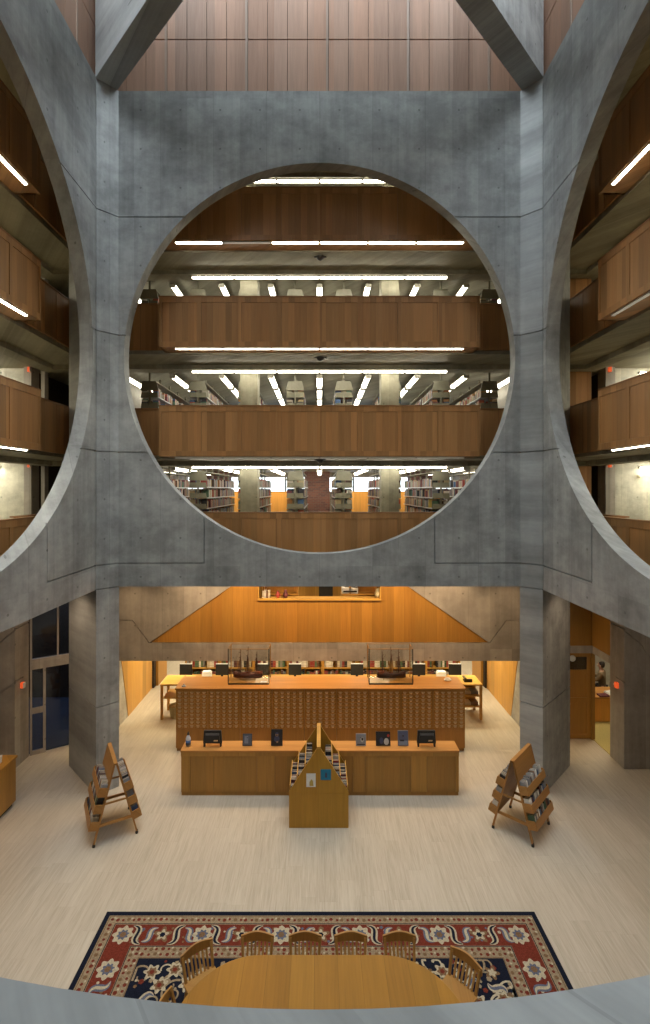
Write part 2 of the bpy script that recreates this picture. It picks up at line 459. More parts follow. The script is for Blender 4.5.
# far back wall: open between brick piers from sill height on every stack level
fb = MB()
fb.box(-OUT, OUT, HC+OUT, HC+OUT+.25, 0, 6.75)
for i in (1, 2, 3): fb.box(-OUT, OUT, HC+OUT, HC+OUT+.25, SOF[i]-.22, FLR[i]+1.55 if i < 3 else 16)
fb.box(-OUT, -6.3, HC+OUT-.01, HC+OUT+.2, 6.7, 16); fb.box(6.3, OUT, HC+OUT-.01, HC+OUT+.2, 6.7, 16)
struct(fb.build('wall_outer_back', 'conc_room'))
for x in (-4.6, -.1, 4.6):
    struct(MB().box(x-.55, x+.55, 22.0, 22.9, FLR[0], SOF[3]).build('pillar_brick', 'brick'))
for i in (0, 1, 2):
    w = MB().box(-6.3, 6.3, HC+OUT+.12, HC+OUT+.14, FLR[i]+1.55, SOF[i+1]-.22)
    for q in range(9): w.box(-6.3+q*1.575-.03, -6.3+q*1.575+.03, HC+OUT+.08, HC+OUT+.18, FLR[i]+1.55, SOF[i+1]-.22, 1)
    struct(w.build('window_%d' % (i+1), ['glass', 'dark']))

# concrete columns in front of the stacks
for sx, nm in ((-1, 'left'), (1, 'right')):
    o = MB().box(sx*2.03-.25, sx*2.03+.25, 14.28, 14.78, FLR[0], SOF[4]).build('column_stacks_'+nm, 'conc_core'); struct(o)
    struct(MB().box(sx*6.15-.1, sx*6.15+.1, 14.3, 22.9, FLR[0], SOF[4]).build('wall_stacks_'+nm, 'conc_room'))
# corner cores seen through the side circles
struct(MB().box(-13, -8.40, 14.30, 14.5, FLR[0], SOF[4]).build('wall_core_left', 'core_wall'))
struct(MB().box(8.40, 13, 14.30, 14.5, FLR[0], SOF[4]).build('wall_core_right', 'core_wall'))
struct(MB().box(-8.39, -8.18, 14.10, 14.5, FLR[0], SOF[4]).build('pillar_core_left', 'conc_low'))
struct(MB().box(8.12, 8.39, 14.10, 14.5, FLR[0], SOF[4]).build('pillar_core_right', 'conc_low'))
struct(MB().box(-7.90, -7.80, 14.10, 14.3, FLR[0], SOF[4]).build('trim_core_left', 'conc_low'))
struct(MB().box(6.9, 7.74, 14.15, 14.35, FLR[0], SOF[4]).build('wall_wood_core_right', 'oak'))
struct(MB().box(-8.4, -6.3, 18.0, 18.2, FLR[0], SOF[4]).build('wall_blackout_left', 'dark_room'))  # dark walls added to close off the stair corners and keep them dark
struct(MB().box(6.3, 8.4, 16.0, 16.2, FLR[0], SOF[4]).build('wall_blackout_right', 'dark_room'))
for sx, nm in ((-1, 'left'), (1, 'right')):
    struct(MB().box(sx*8.4, sx*8.5, 14.5, 18.2, FLR[0], SOF[4]).build('wall_blackout_side_'+nm, 'dark_room'))  # added side closure, keeps stray light out of the corner

# ---------------------------------------------------------------- ground floor: the wall over the card catalogue
MY = 13.87
mw = MB()
mw.box(-6.45, 6.45, MY, MY+.45, 2.05, 2.55)
for s in (-1, 1):
    mw.prism([(s*6.45, 2.55), (s*4.75, 2.55), (s*1.25, 4.98), (s*6.45, 4.98)], MY, MY+.25)
o = mw.build('wall_mezzanine', 'conc_low'); struct(o)
g = MB(); w = .012
for s in (-1, 1):
    g.box(s*5.22, s*7, MY-.1, MY+.03, 3.19-w, 3.19+w)
    g.bar((s*5.22, MY-.035, 3.19), (s*4.75, MY-.035, 2.55), .13, 2*w, 0, (s*.806, 0, .592))
cut(o, g)
wd = MB()
T = lambda z: 4.73-(z-2.55)*3.48/2.43
wd.prism([(-T(2.56), 2.56), (T(2.56), 2.56), (T(3.78), 3.78), (-T(3.78), 3.78)], MY+.03, MY+.2)
for s in (-1, 1): wd.prism([(s*1.68, 3.78), (s*T(3.78), 3.78), (s*T(4.4), 4.4), (s*1.68, 4.4)], MY+.03, MY+.2)
wd.prism([(-T(4.4), 4.4), (T(4.4), 4.4), (T(4.97), 4.97), (-T(4.97), 4.97)], MY+.03, MY+.2)
struct(wd.build('wall_mezzanine_oak', 'oak_warm'))
tr = MB(); tr.box(-1.72, 1.72, MY-.03, MY+.3, 3.74, 3.79)
for s in (-1, 1): tr.box(s*1.68, s*1.72, MY, MY+.25, 3.79, 4.4)
struct(tr.build('trim_mezzanine_sill', 'yellow'))
struct(MB().box(-6.45, 6.45, MY+.45, 16.4, 2.35, 2.55).build('ceiling_mezzanine', 'conc_soffit'))
# oak side walls of the reference room with their slanted pale fronts
for s, nm in ((-1, 'left'), (1, 'right')):
    struct(MB().prism([(14.33, 2.34), (14.98, 0.0), (17.1, 0), (17.1, 2.34)], s*5.76, s*5.9, 'x').build('wall_reference_'+nm, 'yellow_z'))
    struct(MB().prism([(14.33, 0), (14.97, 0), (14.33, 2.30)], s*5.77, s*5.9, 'x').build('trim_reference_'+nm, 'conc_room'))
    struct(MB().box(s*5.70, s*5.9, 17.12, 17.3, 0, 2.34).build('trim_post_'+nm, 'dark'))
    struct(MB().box(s*5.62, s*5.9, 17.32, 18.3, 0, 4.9).build('trim_pier_'+nm, 'oak_warm'))
struct(MB().box(-12, 12, 20.5, 20.7, 0, 4.98).build('wall_reference_back', 'conc_room'))
for s, nm in ((-1, 'left'), (1, 'right')):
    struct(MB().box(s*6.35, s*6.45, 14.4, 20.5, 0, 4.98).build('wall_reference_outer_'+nm, 'conc_room'))

# left corner: concrete mass, glazed screen, dark carpeted room behind
def mass(nm, s):
    o = MB().box(s*7.45, s*12, 12.15, 12.74, 0, 4.98).build('wall_corner_'+nm, 'conc_low')
    g = MB(); w = .014
    # the joint steps down along the front face and wraps the end face
    g.box(s*7.2, s*7.48, 12.0, 13.0, 3.42-w, 3.42+w)
    g.bar((s*7.4, 12.14, 3.42), (s*7.86, 12.14, 3.05), .1, 2*w, 0, (s*.62, 0, .78))
    g.bar((s*7.86, 12.14, 3.05), (s*8.2, 12.14, 2.45), .1, 2*w, 0, (s*.87, 0, .49))
    g.box(s*7.2, s*7.48, 12.0, 12.5, 2.12-w, 2.12+w)
    g.bar((s*7.4, 12.14, 2.12), (s*8.3, 12.14, 1.55), .1, 2*w, 0, (s*.54, 0, .84))
    cut(o, g); struct(o)
mass('left', -1); mass('right', 1)
P0, P1 = Vector((-7.45, 12.78, 0)), Vector((-6.45, 13.42, 0)); d = (P1-P0).normalized(); Ls = (P1-P0).length
M = Matrix.Translation(P0) @ Matrix.Rotation(math.atan2(d.y, d.x), 4, 'Z')
sc = MB()
sc.box(0, .05, -.05, .05, 0, 4.98, 0, M); sc.box(.30, .36, -.05, .05, 0, 2.22, 0, M); sc.box(Ls-.06, Ls, -.05, .05, 0, 4.98, 0, M)
sc.box(0, Ls, -.06, .06, 2.20, 2.46, 0, M); sc.box(.05, .30, -.04, .04, 0, .10, 0, M); sc.box(.62, .66, -.04, .04, 2.46, 4.98, 0, M)
sc.box(.05, .30, -.03, .03, 1.05, 1.20, 0, M)
sc.box(.05, Ls-.06, -.008, .008, .02, 2.2, 1, M); sc.box(.05, Ls-.06, -.008, .008, 2.46, 4.98, 1, M)
struct(sc.build('window_corner_left', ['conc_low', 'glass_dark']))
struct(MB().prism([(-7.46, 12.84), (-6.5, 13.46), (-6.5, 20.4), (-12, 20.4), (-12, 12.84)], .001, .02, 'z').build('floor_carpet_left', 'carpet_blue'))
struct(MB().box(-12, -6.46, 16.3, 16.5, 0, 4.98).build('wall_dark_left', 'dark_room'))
# right corner: oak door, lintel and oak over it, office opening in the side plane
dr = MB(); dr.box(6.62, 7.42, 13.62, 13.67, .02, 2.36)
for x0, x1 in ((6.62, 6.72), (7.32, 7.42)): dr.box(x0, x1, 13.59, 13.62, .02, 2.36)
for z0, z1 in ((.02, .14), (1.02, 1.14), (1.78, 1.90), (2.26, 2.36)): dr.box(6.72, 7.32, 13.59, 13.62, z0, z1)
dr.box(6.73, 7.31, 13.60, 13.615, 1.91, 2.25, 1)
do = dr.build('door_1', ['oak_dark', 'glass_dark']); struct(do)
MB().cyl((6.80, 13.55, 1.0), (6.80, 13.60, 1.0), .03).cyl((6.80, 13.53, 1.0), (6.80, 13.55, 1.0), .045).build('door_handle', 'brass', do)
struct(MB().box(6.45, 7.44, 13.55, 13.75, 2.37, 2.56).box(7.44, 7.62, 12.74, 13.75, 2.37, 2.56).build('beam_lintel_right', 'conc_low'))
struct(MB().box(6.45, 7.44, 13.60, 13.70, 2.56, 4.98).box(7.46, 7.56, 12.74, 13.70, 2.56, 4.98).build('wall_oak_right', 'oak_dark'))
struct(MB().box(7.43, 7.52, 13.56, 13.70, 0, 2.37).build('trim_door_right', 'oak_dark'))
struct(MB().box(7.47, 13, 12.76, 20.4, .001, .02).build('floor_carpet_right', 'carpet_olive'))
struct(MB().box(7.46, 13, 17.2, 17.4, 0, 4.98).build('wall_office_right', 'conc_room'))
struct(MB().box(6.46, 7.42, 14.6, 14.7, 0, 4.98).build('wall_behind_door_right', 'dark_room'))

# ================================================================== BALCONIES
LV = ['first', 'second', 'third', 'fourth']        # stack levels from the lowest
ORD = ['lowest', 'second', 'third', 'top']
SIDEW = {0: 'back', 1: 'left', 3: 'right'}
PY0, PWH = 12.30, 3.97
PTOP = [6.275, 8.92, 11.62, 14.32]
PBOT = [4.98, 7.65, 10.36, 13.0]
def parapet(k, i):
    M = hallM(k); z0, z1 = PBOT[i], PTOP[i]; y = PY0; hw = PWH
    where = {0: 'at the back of the hall', 1: 'inside the left round opening', 3: 'inside the right round opening'}[k]
    t = thing('balcony_parapet', 'oak panelled balcony parapet on the %s balcony %s' % (ORD[i], where), 'parapet', M @ Vector((0, y, z0)), 0, 'oak balcony parapets')
    off = Matrix.Translation(-(M @ Vector((0, y, z0)))) @ M
    # frame: rails and stiles of the projecting bay
    f = MB()
    f.box(-hw, hw, y+.012, y+.06, z0, z1-.03, 0, off)
    f.box(-hw, hw, y-.012, y+.012, z0, z0+.13, 0, off); f.box(-hw, hw, y-.012, y+.012, z1-.16, z1-.03, 0, off)
    xs = [-hw+j*(2*hw/8) for j in range(9)]
    for x in xs: f.box(max(-hw, x-.055), min(hw, x+.055), y-.012, y+.012, z0+.13, z1-.16, 0, off)
    for s in (-1, 1): f.box(s*hw, s*(hw-.05), y+.06, 12.825, z0, z1-.03, 0, off)
    f.box(-hw, hw, y+.06, 12.825, z0, z0+.03, 0, off)
    f.build('frame', 'oak', t)
    for j in range(8):
        p = MB(); a, b = xs[j]+.055, xs[j+1]-.055
        p.box(a+.004, b-.004, y-.002, y+.012, z0+.134, z1-.164, 0, off)
        for q in range(1, 5):                      # shallow board edges
            pass
        p.build('panel', 'oak', t)
    c = MB(); c.box(-hw-.01, hw+.01, y-.02, y+.10, z1-.03, z1, 0, off)
    for s in (-1, 1): c.box(s*(hw+.01), s*(hw-.07), y+.10, 12.9, z1-.03, z1, 0, off)
    c.build('cap_rail', 'oak_rail', t)
    for s in (-1, 1):
        wv = MB(); x1 = 6.9 if k == 0 else 6.3
        wv.box(s*hw, s*x1, 12.78, 12.825, z0+.06, z1-.03, 0, off)
        wv.box(s*hw, s*x1, 12.76, 12.90, z1-.03, z1, 1, off)
        for x in (4.6, 5.5): wv.box(s*(x-.006), s*(x+.006), 12.773, 12.78, z0+.07, z1-.03, 1, off)
        wv.build('side_wing', ['oak', 'oak_rail'], t)
for k in (0, 1, 3):
    for i in range(4): parapet(k, i)

# ---------------------------------------------------------------- fluorescent fittings
def make_tube(L=1.19, w=.10, h=.07, tube='tube', rod=0):
    t = thing('fluorescent_light', 'x', 'light')
    hb = MB(); hb.box(-L/2, L/2, -w/2, w/2, -.025, 0)
    if rod: [hb.box(q*L*.35-.008, q*L*.35+.008, -.008, .008, 0, rod) for q in (-1, 1)]
    hb.box(-L/2, -L/2+.02, -w/2, w/2, -h, -.025); hb.box(L/2-.02, L/2, -w/2, w/2, -h, -.025)
    hb.build('mount_plate', 'housing', t)
    n = 8; r = w*.46
    rings = [[(x, -r*math.cos(PI*j/n), -.027-(h-.03)*math.sin(PI*j/n)) for j in range(n+1)] for x in (-L/2+.02, L/2-.02)]
    MB().loft(rings).build('tube', tube, t)
    return t
lip_tube = make_tube(1.19, .085, .045); used_lip = [False]
base_tube = make_tube(); used_tube = [False]
off_tube = make_tube(1.19, .085, .045, 'dim_tube'); used_off = [False]
def place_tube(loc, rz, label, group, dim=False, lip=False):
    b, u = (off_tube, used_off) if dim else (lip_tube, used_lip) if lip else (base_tube, used_tube)
    if not u[0]:
        u[0] = True; b.location = loc; b.rotation_euler = (0, 0, rz); b['label'] = label; b['group'] = group; return b
    return dup(b, loc, rz, label, group)
POS = ['leftmost', 'second from the left', 'third from the left', 'third from the right', 'second from the right', 'rightmost']
POSD = ['farthest', 'second farthest', 'third farthest', 'third nearest', 'second nearest', 'nearest']
for i in range(1, 5):
    for j in range(6):
        place_tube((-3.0+j*1.2, 14.0, SOF[i]-.13), 0, 'bright tube under the concrete beam, %s stack level, %s of its row' % (ORD[i-1], POS[j]), 'tubes under the stack beams')
for i in range(1, 4):
    for k in (0, 1, 3):
        M = hallM(k)
        for j in range(6):
            p = M @ Vector((-3.0+j*1.2, PY0+.075, PBOT[i]))
            dim = (k == 0 and i == 3 and j in (1,)) or (k == 3 and i == 2) or (k == 0 and i == 1)
            # only the far lamps of a side balcony are inside the frame; the others light the same soffit
            names = POS if k == 0 else (POSD if k == 3 else POSD[::-1])
            place_tube(p, k*PI/2, '%s tube under %s balcony parapet %s, %s of row' % ('unlit' if dim else 'bright', ORD[i], {0: 'at the back', 1: 'at left', 3: 'at right'}[k], names[j]), 'tubes under the balcony parapets', dim, True)
aisle = make_tube(1.5, .17, .11, 'tube2', .13); au = False
AX = [j*1.43 for j in range(-4, 5)]
AXN = ['leftmost aisle', 'second aisle from the left', 'third aisle from the left', 'aisle left of centre', 'centre aisle', 'aisle right of centre', 'third aisle from the right', 'second aisle from the right', 'rightmost aisle']
for i in range(1, 4):
    for a, x in enumerate(AX):
        for j in range(3):
            loc = (x, 15.25+j*1.75, SOF[i]-.13); lab = '%s aisle light over the %s, %s stack level' % (['front', 'middle', 'rear'][j], AXN[a], ORD[i-1])
            if not au: au = True; aisle.location = loc; aisle.rotation_euler = (0, 0, PI/2); aisle['label'] = lab; aisle['group'] = 'aisle lights in the stacks'
            else: dup(aisle, loc, PI/2, lab, 'aisle lights in the stacks')
# lamps on the core walls seen inside the side openings
for s, nm in ((-1, 'left'), (1, 'right')):
    for i in (1, 2):
        place_tube((s*9.66, 14.12, SOF[i]-.13), 0, 'bright tube light above the pale core wall, %s level, %s opening' % (ORD[i-1], nm), 'core wall lights')
def exit_sign(loc, label, rz=0):
    t = thing('exit_sign', label, 'exit sign', loc, rz, 'red exit signs')
    MB().box(-.03, .03, -.045, .045, .02, .15).build('sign_face', 'exit', t)
    MB().box(.031, .05, -.04, .04, .02, .15).box(-.02, .02, .045, .10, .06, .10).build('bracket', 'white', t)
for s, nm in ((-1, 'left'), (1, 'right')):
    for i in (0, 1): exit_sign((s*8.18, 14.0, SOF[i+1]-.19), 'small lit orange-red exit sign on the %s balcony, %s opening' % (ORD[i], nm))
    exit_sign((s*7.42, 12.42, 1.86), 'small lit orange-red exit sign on the ground floor concrete corner, %s side' % nm)
for (p, Z, lab) in (((61, 388), 16.5, 'oval white ceiling lamp in the dark stair corner, second balcony, left opening'), ((67, 405), 17.5, 'small amber lamp low in the dark stair corner, second balcony, left opening'), ((60, 469), 16.5, 'oval white ceiling lamp in the dark stair corner, lowest balcony, left opening')):
    t = thing('ceiling_lamp', lab, 'lamp', at(*p, Z), 0, 'stair corner lamps')
    MB().lathe([(.02, -.05), (.13, -.04), (.17, 0), (.17, .03)], 20).build('diffuser', 'glow', t)
    MB().lathe([(.18, .0), (.18, .05), (.05, .06), (.03, .25)], 20).build('housing', 'housing', t)
t = thing('wall_lamp', 'small round pale lamp on the concrete core wall, lowest balcony, right opening', 'lamp', at(639, 476, 14.25))
MB().lathe([(.065, 0), (.065, .05), (.04, .09)], 16, 0, Matrix.Rotation(PI/2, 4, 'X')).build('cover', 'glow_dim', t)
for i in range(1, 4):
    z = SOF[i]; t = thing('smoke_detector', 'small dark smoke detector on the concrete soffit under the %s balcony' % ORD[i], 'smoke detector', (0.02, 13.1, z), 0, 'smoke detectors')
    MB().lathe([(.03, -.10), (.07, -.07), (.10, -.03), (.11, 0)], 16).build('body', 'dark', t)
    MB().box(-.16, .16, -.02, .02, -.02, 0).build('mount_bar', 'dark', t)

# ================================================================== BOOK STACKS
RX = [-5.0, -3.575, -2.145, -.715, .715, 2.145, 3.575, 5.0]
RN = ['far left', 'left of the left concrete column', 'behind the left concrete column', 'left of centre', 'right of centre', 'behind the right concrete column', 'right of the right concrete column', 'far right']
SHZ = [1.71-.314*q for q in range(6)]
def make_range(dark):
    mat = 'shelfd' if dark else 'shelfm'
    t = thing('shelf_range', 'x', 'bookshelf')
    y0, y1 = 0.0, 4.9
    u = MB()
    for q in range(6): y = q*.98; u.box(-.025, .025, y-.025 if q else 0, y+.025, 0, 2.42)
    u.build('upright', mat, t)
    MB().box(-.14, .14, .0, .05, 2.42, 2.45).build('ceiling_foot', mat, t)
    c = MB(); c.prism([(-.20, 2.17), (.20, 2.17), (.27, 1.90), (-.27, 1.90)], -.02, .01).prism([(-.20, 2.17), (.20, 2.17), (.21, 2.14), (-.21, 2.14)], .01, y1).build('canopy', mat, t)
    for z in SHZ:
        s = MB(); s.box(-.26, .26, .012, y1, z-.02, z, 1)
        for sx in (-1, 1):
            s.prism([(sx*.03, z-.02), (sx*.255, z-.02), (sx*.235, z+.13), (sx*.03, z+.13)], -.01, .012)
            s.box(sx*.262, sx*.268, .012, y1, z-.025, z+.005, 1)
        s.build('shelf', [mat, 'shelfw'], t)
    return t
rg, rd = make_range(False), make_range(True); ru = {False: False, True: False}
for i in range(3):
    for q, x in enumerate(RX):
        dark = abs(x) > 4.5 and i > 0
        lab = 'grey metal double-sided book range on the %s stack level, %s' % (ORD[i], RN[q])
        b = rd if dark else rg; loc = (x, 14.62, FLR[i])
        if not ru[dark]: ru[dark] = True; b.location = loc; b['label'] = lab; b['group'] = 'book ranges in the stacks'
        else: dup(b, loc, 0, lab, 'book ranges in the stacks')
# books: the ones that show largest one by one, the mass of the stacks as one object
bk = {}
def book_mesh(w, h, d, key):
    """spine faces -y; a cover round a pale page block"""
    m = MB(); c = .003
    m.box(0, w, 0, c, 0, h); m.box(0, c, c, d, 0, h); m.box(w-c, w, c, d, 0, h)
    m.box(c, w-c, c, d-.004, .003, h-.004, 1)
    m.box(-.0006, w+.0006, -.0008, .0, h*.72, h*.76, 1); m.box(-.0006, w+.0006, -.0008, .0, h*.2, h*.23, 1)
    return m
BCOL = list(BOOKC)
protos = {}
def book(loc, rz, col, w, h, d, label, group, tilt=0, name='book', cat='book'):
    wq, hq, dq = round(w, 2), round(h*50)/50, round(d, 2); wq = max(.02, wq)
    key = (col, wq, hq, dq, name)
    if key not in protos:
        o = book_mesh(wq-.002, hq, dq, col).build(name, ['book_'+col, 'pages']); protos[key] = o
    else:
        o = protos[key].copy(); COL.objects.link(o)
    o.location = loc; o.rotation_mode = 'ZYX'; o.rotation_euler = (0, tilt, rz)
    tag(o, label, cat, group)
    return wq
mass = MB(); n_ind = 0
for i in range(3):
    for q, x in enumerate(RX):
        for sx in (-1, 1):
            inner = (i == 0 and sx == (-1 if x > 0 else 1) and q in (1, 6))
            for si, z in enumerate(SHZ):
                if FLR[i]+z+.3 < PTOP[i]+.05 and i > 0: continue
                if si > 3: continue
                y = 14.66
                while y < 19.4:
                    if rnd.random() < .09: y += rnd.uniform(.05, .3); continue
                    w = rnd.choice((.03, .04, .05)); h = rnd.choice((.2, .22, .24, .26)); d = rnd.uniform(.15, .19)
                    if i == 2: h *= .9
                    zz = FLR[i]+z+.001; xo = x+sx*.25
                    if inner and si in (0, 1, 2) and y < 15.55 and n_ind < 96:
                        c = rnd.choice(BCOL); n_ind += 1
                        # spine faces sideways out of the range
                        rz = PI/2 if sx > 0 else -PI/2
                        loc = (xo, y, zz) if sx > 0 else (xo, y+max(.02, round(w, 2)), zz)
                        w = book(loc, rz, c, w, h, d, '%s book in the lowest stacks, range %s, %s shelf' % (c, RN[q], ['top', 'second', 'third'][si]), 'books in the lowest stacks')
                    else:
                        if inner and si < 3 and y < 15.7: y += .012
                        ww = w-.003
                        mass.box(xo-sx*d, xo, y, y+ww, zz, zz+h)
                    y += w
o = mass.build('shelved_books', 'bookmass'); tag(o, 'rows of mixed books filling the metal ranges of all three stack levels', 'books', None, 'stuff')

# carrels by the far windows, lowest stack level
def carrel(x, q, nm):
    t = thing('study_carrel', 'orange oak study carrel by the far windows, %s' % nm, 'carrel', (x, 21.0, FLR[0]), 0, 'oak study carrels')
    MB().box(-.74, .74, 0, .04, 0, 1.52).build('back_panel', 'carrel', t)
    for s in (-1, 1):
        MB().prism([(.04, 0), (.95, 0), (.95, .85), (.5, 1.52), (.04, 1.52)], s*.70, s*.74, 'x').build('side_panel', 'carrel', t)
    MB().box(-.70, .70, .04, .8, .72, .76).build('desk_top', 'carrel', t)
    MB().box(-.76, .76, -.01, .06, 1.52, 1.56).build('cap', 'yellow', t)
CN = ['leftmost', 'second from the left', 'left of the brick pillar', 'right of the brick pillar', 'second from the right', 'rightmost']
for q, x in enumerate((-5.0, -3.35, -1.55, 1.45, 3.05, 4.75)): carrel(x, q, CN[q])

# ================================================================== CARD CATALOGUE
KX0, KX1, KY0, KY1, KH = -3.74, 3.79, 12.94, 13.72, 1.665
UW = (KX1-KX0)/9
UN = ['leftmost', 'second from the left', 'third from the left', 'fourth from the left', 'middle', 'fourth from the right', 'third from the right', 'second from the right', 'rightmost']
def make_unit():
    t = thing('card_catalog_cabinet', 'x', 'card catalogue')
    b = MB(); w = UW-.006
    b.box(.003, .003+w, .05, KY1-KY0, .10, KH-.045)
    b.box(.003, .021, .0, .05, .62, KH-.045); b.box(w-.015, w+.003, .0, .05, .62, KH-.045)
    b.box(.021, w-.015, .0, .05, KH-.075, KH-.045)
    b.build('carcass', 'oak_draw', t)
    MB().box(.003, .003+w, .0, .05, .10, .62).build('base_panel', 'oak_warm2', t)
    MB().box(.01, w-.004, .06, .7, 0, .10).build('plinth', 'oak_dark', t)
    iw = (w-.036)/5; ih = (KH-.075-.625)/10
    proto = None
    for c in range(5):
        for r in range(10):
            if not proto:
                d = MB(); d.box(.003, iw-.003, -.010, .04, .003, ih-.003)
                d.box(.03, iw-.03, -.013, -.010, ih*.42, ih*.82, 1)          # label holder
                d.box(.036, iw-.036, -.0145, -.013, ih*.47, ih*.77, 2)        # card
                d.prism([(-.010, ih*.36), (-.034, ih*.26), (-.034, ih*.20), (-.010, ih*.28)], iw*.33, iw*.67, 'x', 1)   # pull
                proto = d.build('drawer', ['oak_draw', 'brass', 'card'], t); o = proto
            else: o = proto.copy(); COL.objects.link(o); o.parent = t
            o.location = (.021+c*iw, 0, .625+r*ih)
    return t
MT['oak_warm2'] = mat_wood('catalog_base_oak', (.42, .20, .04), .8, 'z', .1, .4, .4, False)
u0 = make_unit()
for q in range(9):
    lab = 'oak card catalogue cabinet with fifty small drawers, %s of the row' % UN[q]
    loc = (KX0+q*UW, KY0, 0)
    if q == 0: u0.location = loc; u0['label'] = lab; u0['group'] = 'card catalogue cabinets'
    else: dup(u0, loc, 0, lab, 'card catalogue cabinets')
o = MB().box(KX0-.02, KX1+.02, KY0-.03, KY1+.03, KH-.042, KH).build('catalog_top', 'oak_top', None, .006)
tag(o, 'long orange oak top running over the whole card catalogue', 'worktop')

# ship models in glass cases
MT['hull_left'] = mat_plain('ship_hull_red', (.11, .028, .016), .4)
def case(x0, x1, nm, which):
    t = thing('display_case', 'glass display case with dark corner posts standing on the %s of the card catalogue' % nm, 'display case', ((x0+x1)/2, 13.38, KH), 0, 'ship model cases')
    hw = (x1-x0)/2; y0, y1, H = -.22, .22, .95
    MB().box(-hw, hw, y0, y1, 0, .035).build('base', 'oak_cab', t, .004)
    MB().box(-hw-.004, hw+.004, y0-.006, y0, 0, .04).build('base_edge', 'dark', t)
    for sx in (-1, 1):
        for y, m in ((y0, 'dark'), (y1, 'oak_dark')):
            MB().box(sx*hw-.011, sx*hw+.011, y-.010, y+.010, .035, H).build('corner_post', m, t)
    f = MB()
    for y in (y0, y1): f.box(-hw, hw, y-.008, y+.008, H-.012, H)
    for sx in (-1, 1): f.box(sx*hw-.008, sx*hw+.008, y0, y1, H-.012, H)
    f.build('top_frame', 'oak_dark', t)
    for (a, b, c, d_) in ((-hw, hw, y0-.003, y0+.003), (-hw, hw, y1-.003, y1+.003), (-hw-.003, -hw+.003, y0, y1), (hw-.003, hw+.003, y0, y1)):
        MB().box(a, b, c, d_, .036, H-.013).build('glass_pane', 'glass', t)
    # the ship
    s = thing('ship_model', 'dark %s-masted sailing ship model with bare spars inside the %s glass case' % ('three', nm), 'ship model', ((x0+x1)/2+(.04 if which else -.05), 13.38, KH+.035), 0 if which else PI, 'ship models'); s.scale = (1.06, 1.1, 1.13)
    L = .37; rings = []
    for q in range(15):
        tq = q/14*2-1; x = tq*L
        wd = .075*max(.04, (1-abs(tq)**2.6)) if tq > -0.8 else .075*max(.35, 1-abs(tq)**3.2)
        sheer = .175+.045*tq*tq; kl = .045+.06*max(0, abs(tq)-.72)**1.2*2
        ring_ = []
        for a in range(9):
            th = PI*a/8; ring_.append((x, -wd*math.cos(th)*(1 if a in (0, 8) else 1), sheer-(sheer-kl)*math.sin(th)**.7))
        rings.append(ring_)
    MB().loft(rings).build('hull', 'hull' if which else 'hull_left', s, 0, True)
    MB().box(-L*.86, L*.8, -.05, .05, .16, .168).box(-L*.85, -L*.5, -.05, .05, .168, .21).box(-.06, .05, -.025, .025, .168, .195).build('deck', 'hull_red', s)
    MB().box(-.2, -.19, -.012, .012, 0, .06).box(.19, .2, -.012, .012, 0, .06).build('cradle', 'oak_dark', s)
    hts = (.60, .66, .54)
    for (mx, mh) in zip((.19, -.0, -.22), hts):
        m = MB().cyl((mx, 0, .14), (mx-.01, 0, .14+mh), .013, .008, 8).build('mast', 'rig', s)
        yd = MB()
        for (fz, hwid) in ((.45, .12), (.68, .09), (.86, .06)):
            yd.cyl((mx, -hwid*.5, .14+mh*fz), (mx+.03, hwid*.5, .14+mh*fz), .007, .007, 6)
        yd.build('yard', 'rig', m)
    MB().cyl((L*.8, 0, .16), (L*1.22, 0, .24), .012, .007, 8).build('bowsprit', 'rig', s)
    rg_ = MB()
    for (mx, mh) in zip((.19, -.0, -.22), hts):
        for dx in (-.07, -.035, .035, .07):
            for sy in (-1, 1): rg_.cyl((mx+dx, sy*.06, .15), (mx, 0, .14+mh*.75), .004, .0035, 4)
    rg_.cyl((L*1.2, 0, .24), (.19, 0, .7), .002, .002, 4).cyl((.18, 0, .72), (-.01, 0, .55), .002, .002, 4).cyl((-.01, 0, .78), (-.22, 0, .5), .002, .002, 4)
    rg_.build('rigging', 'rig', s)
case(at(228.5, 680, 13.2).x, at(269, 680, 13.2).x, 'left half', 0)
case(at(369, 680, 13.2).x, at(412.5, 680, 13.2).x, 'right half', 1)
def slip(name, lab, cat, loc, w, d, h, rz=0, mat='white'):
    o = MB().prism([(-w/2, -d/2), (w/2, -d/2), (w/2, d/2), (-w/2, d/2)], 0, h, 'z').add([(-w/2, 0, h), (w/2, 0, h), (0, 0, h*2.2)], [(0, 1, 2)]).build(name, mat)
    o.location = loc; o.rotation_euler = (0, 0, rz); return tag(o, lab, cat)
slip('name_card', 'small white card lying inside the left ship case', 'card', (-1.49, 13.25, KH+.036), .16, .09, .004)
o = MB().lathe([(.055, 0), (.06, .012), (.035, .03), (.012, .04), (.01, .055), (.018, .06), (.0, .066)], 18).build('desk_bell', 'book_grey', None, 0, True)
o.location = (-3.56, 13.05, KH); tag(o, 'small grey service bell on the left end of the catalogue top', 'bell')
o = MB().lathe([(.03, 0), (.10, .01), (.11, .035), (.07, .05), (.085, .075), (.03, .10), (.0, .08)], 7).build('crumpled_tissue', 'white')
o.location = (at(448, 678, 13.4).x, 13.45, KH); o.scale = (1, .7, .8); tag(o, 'small crumpled white paper on the right end of the catalogue top', 'paper')

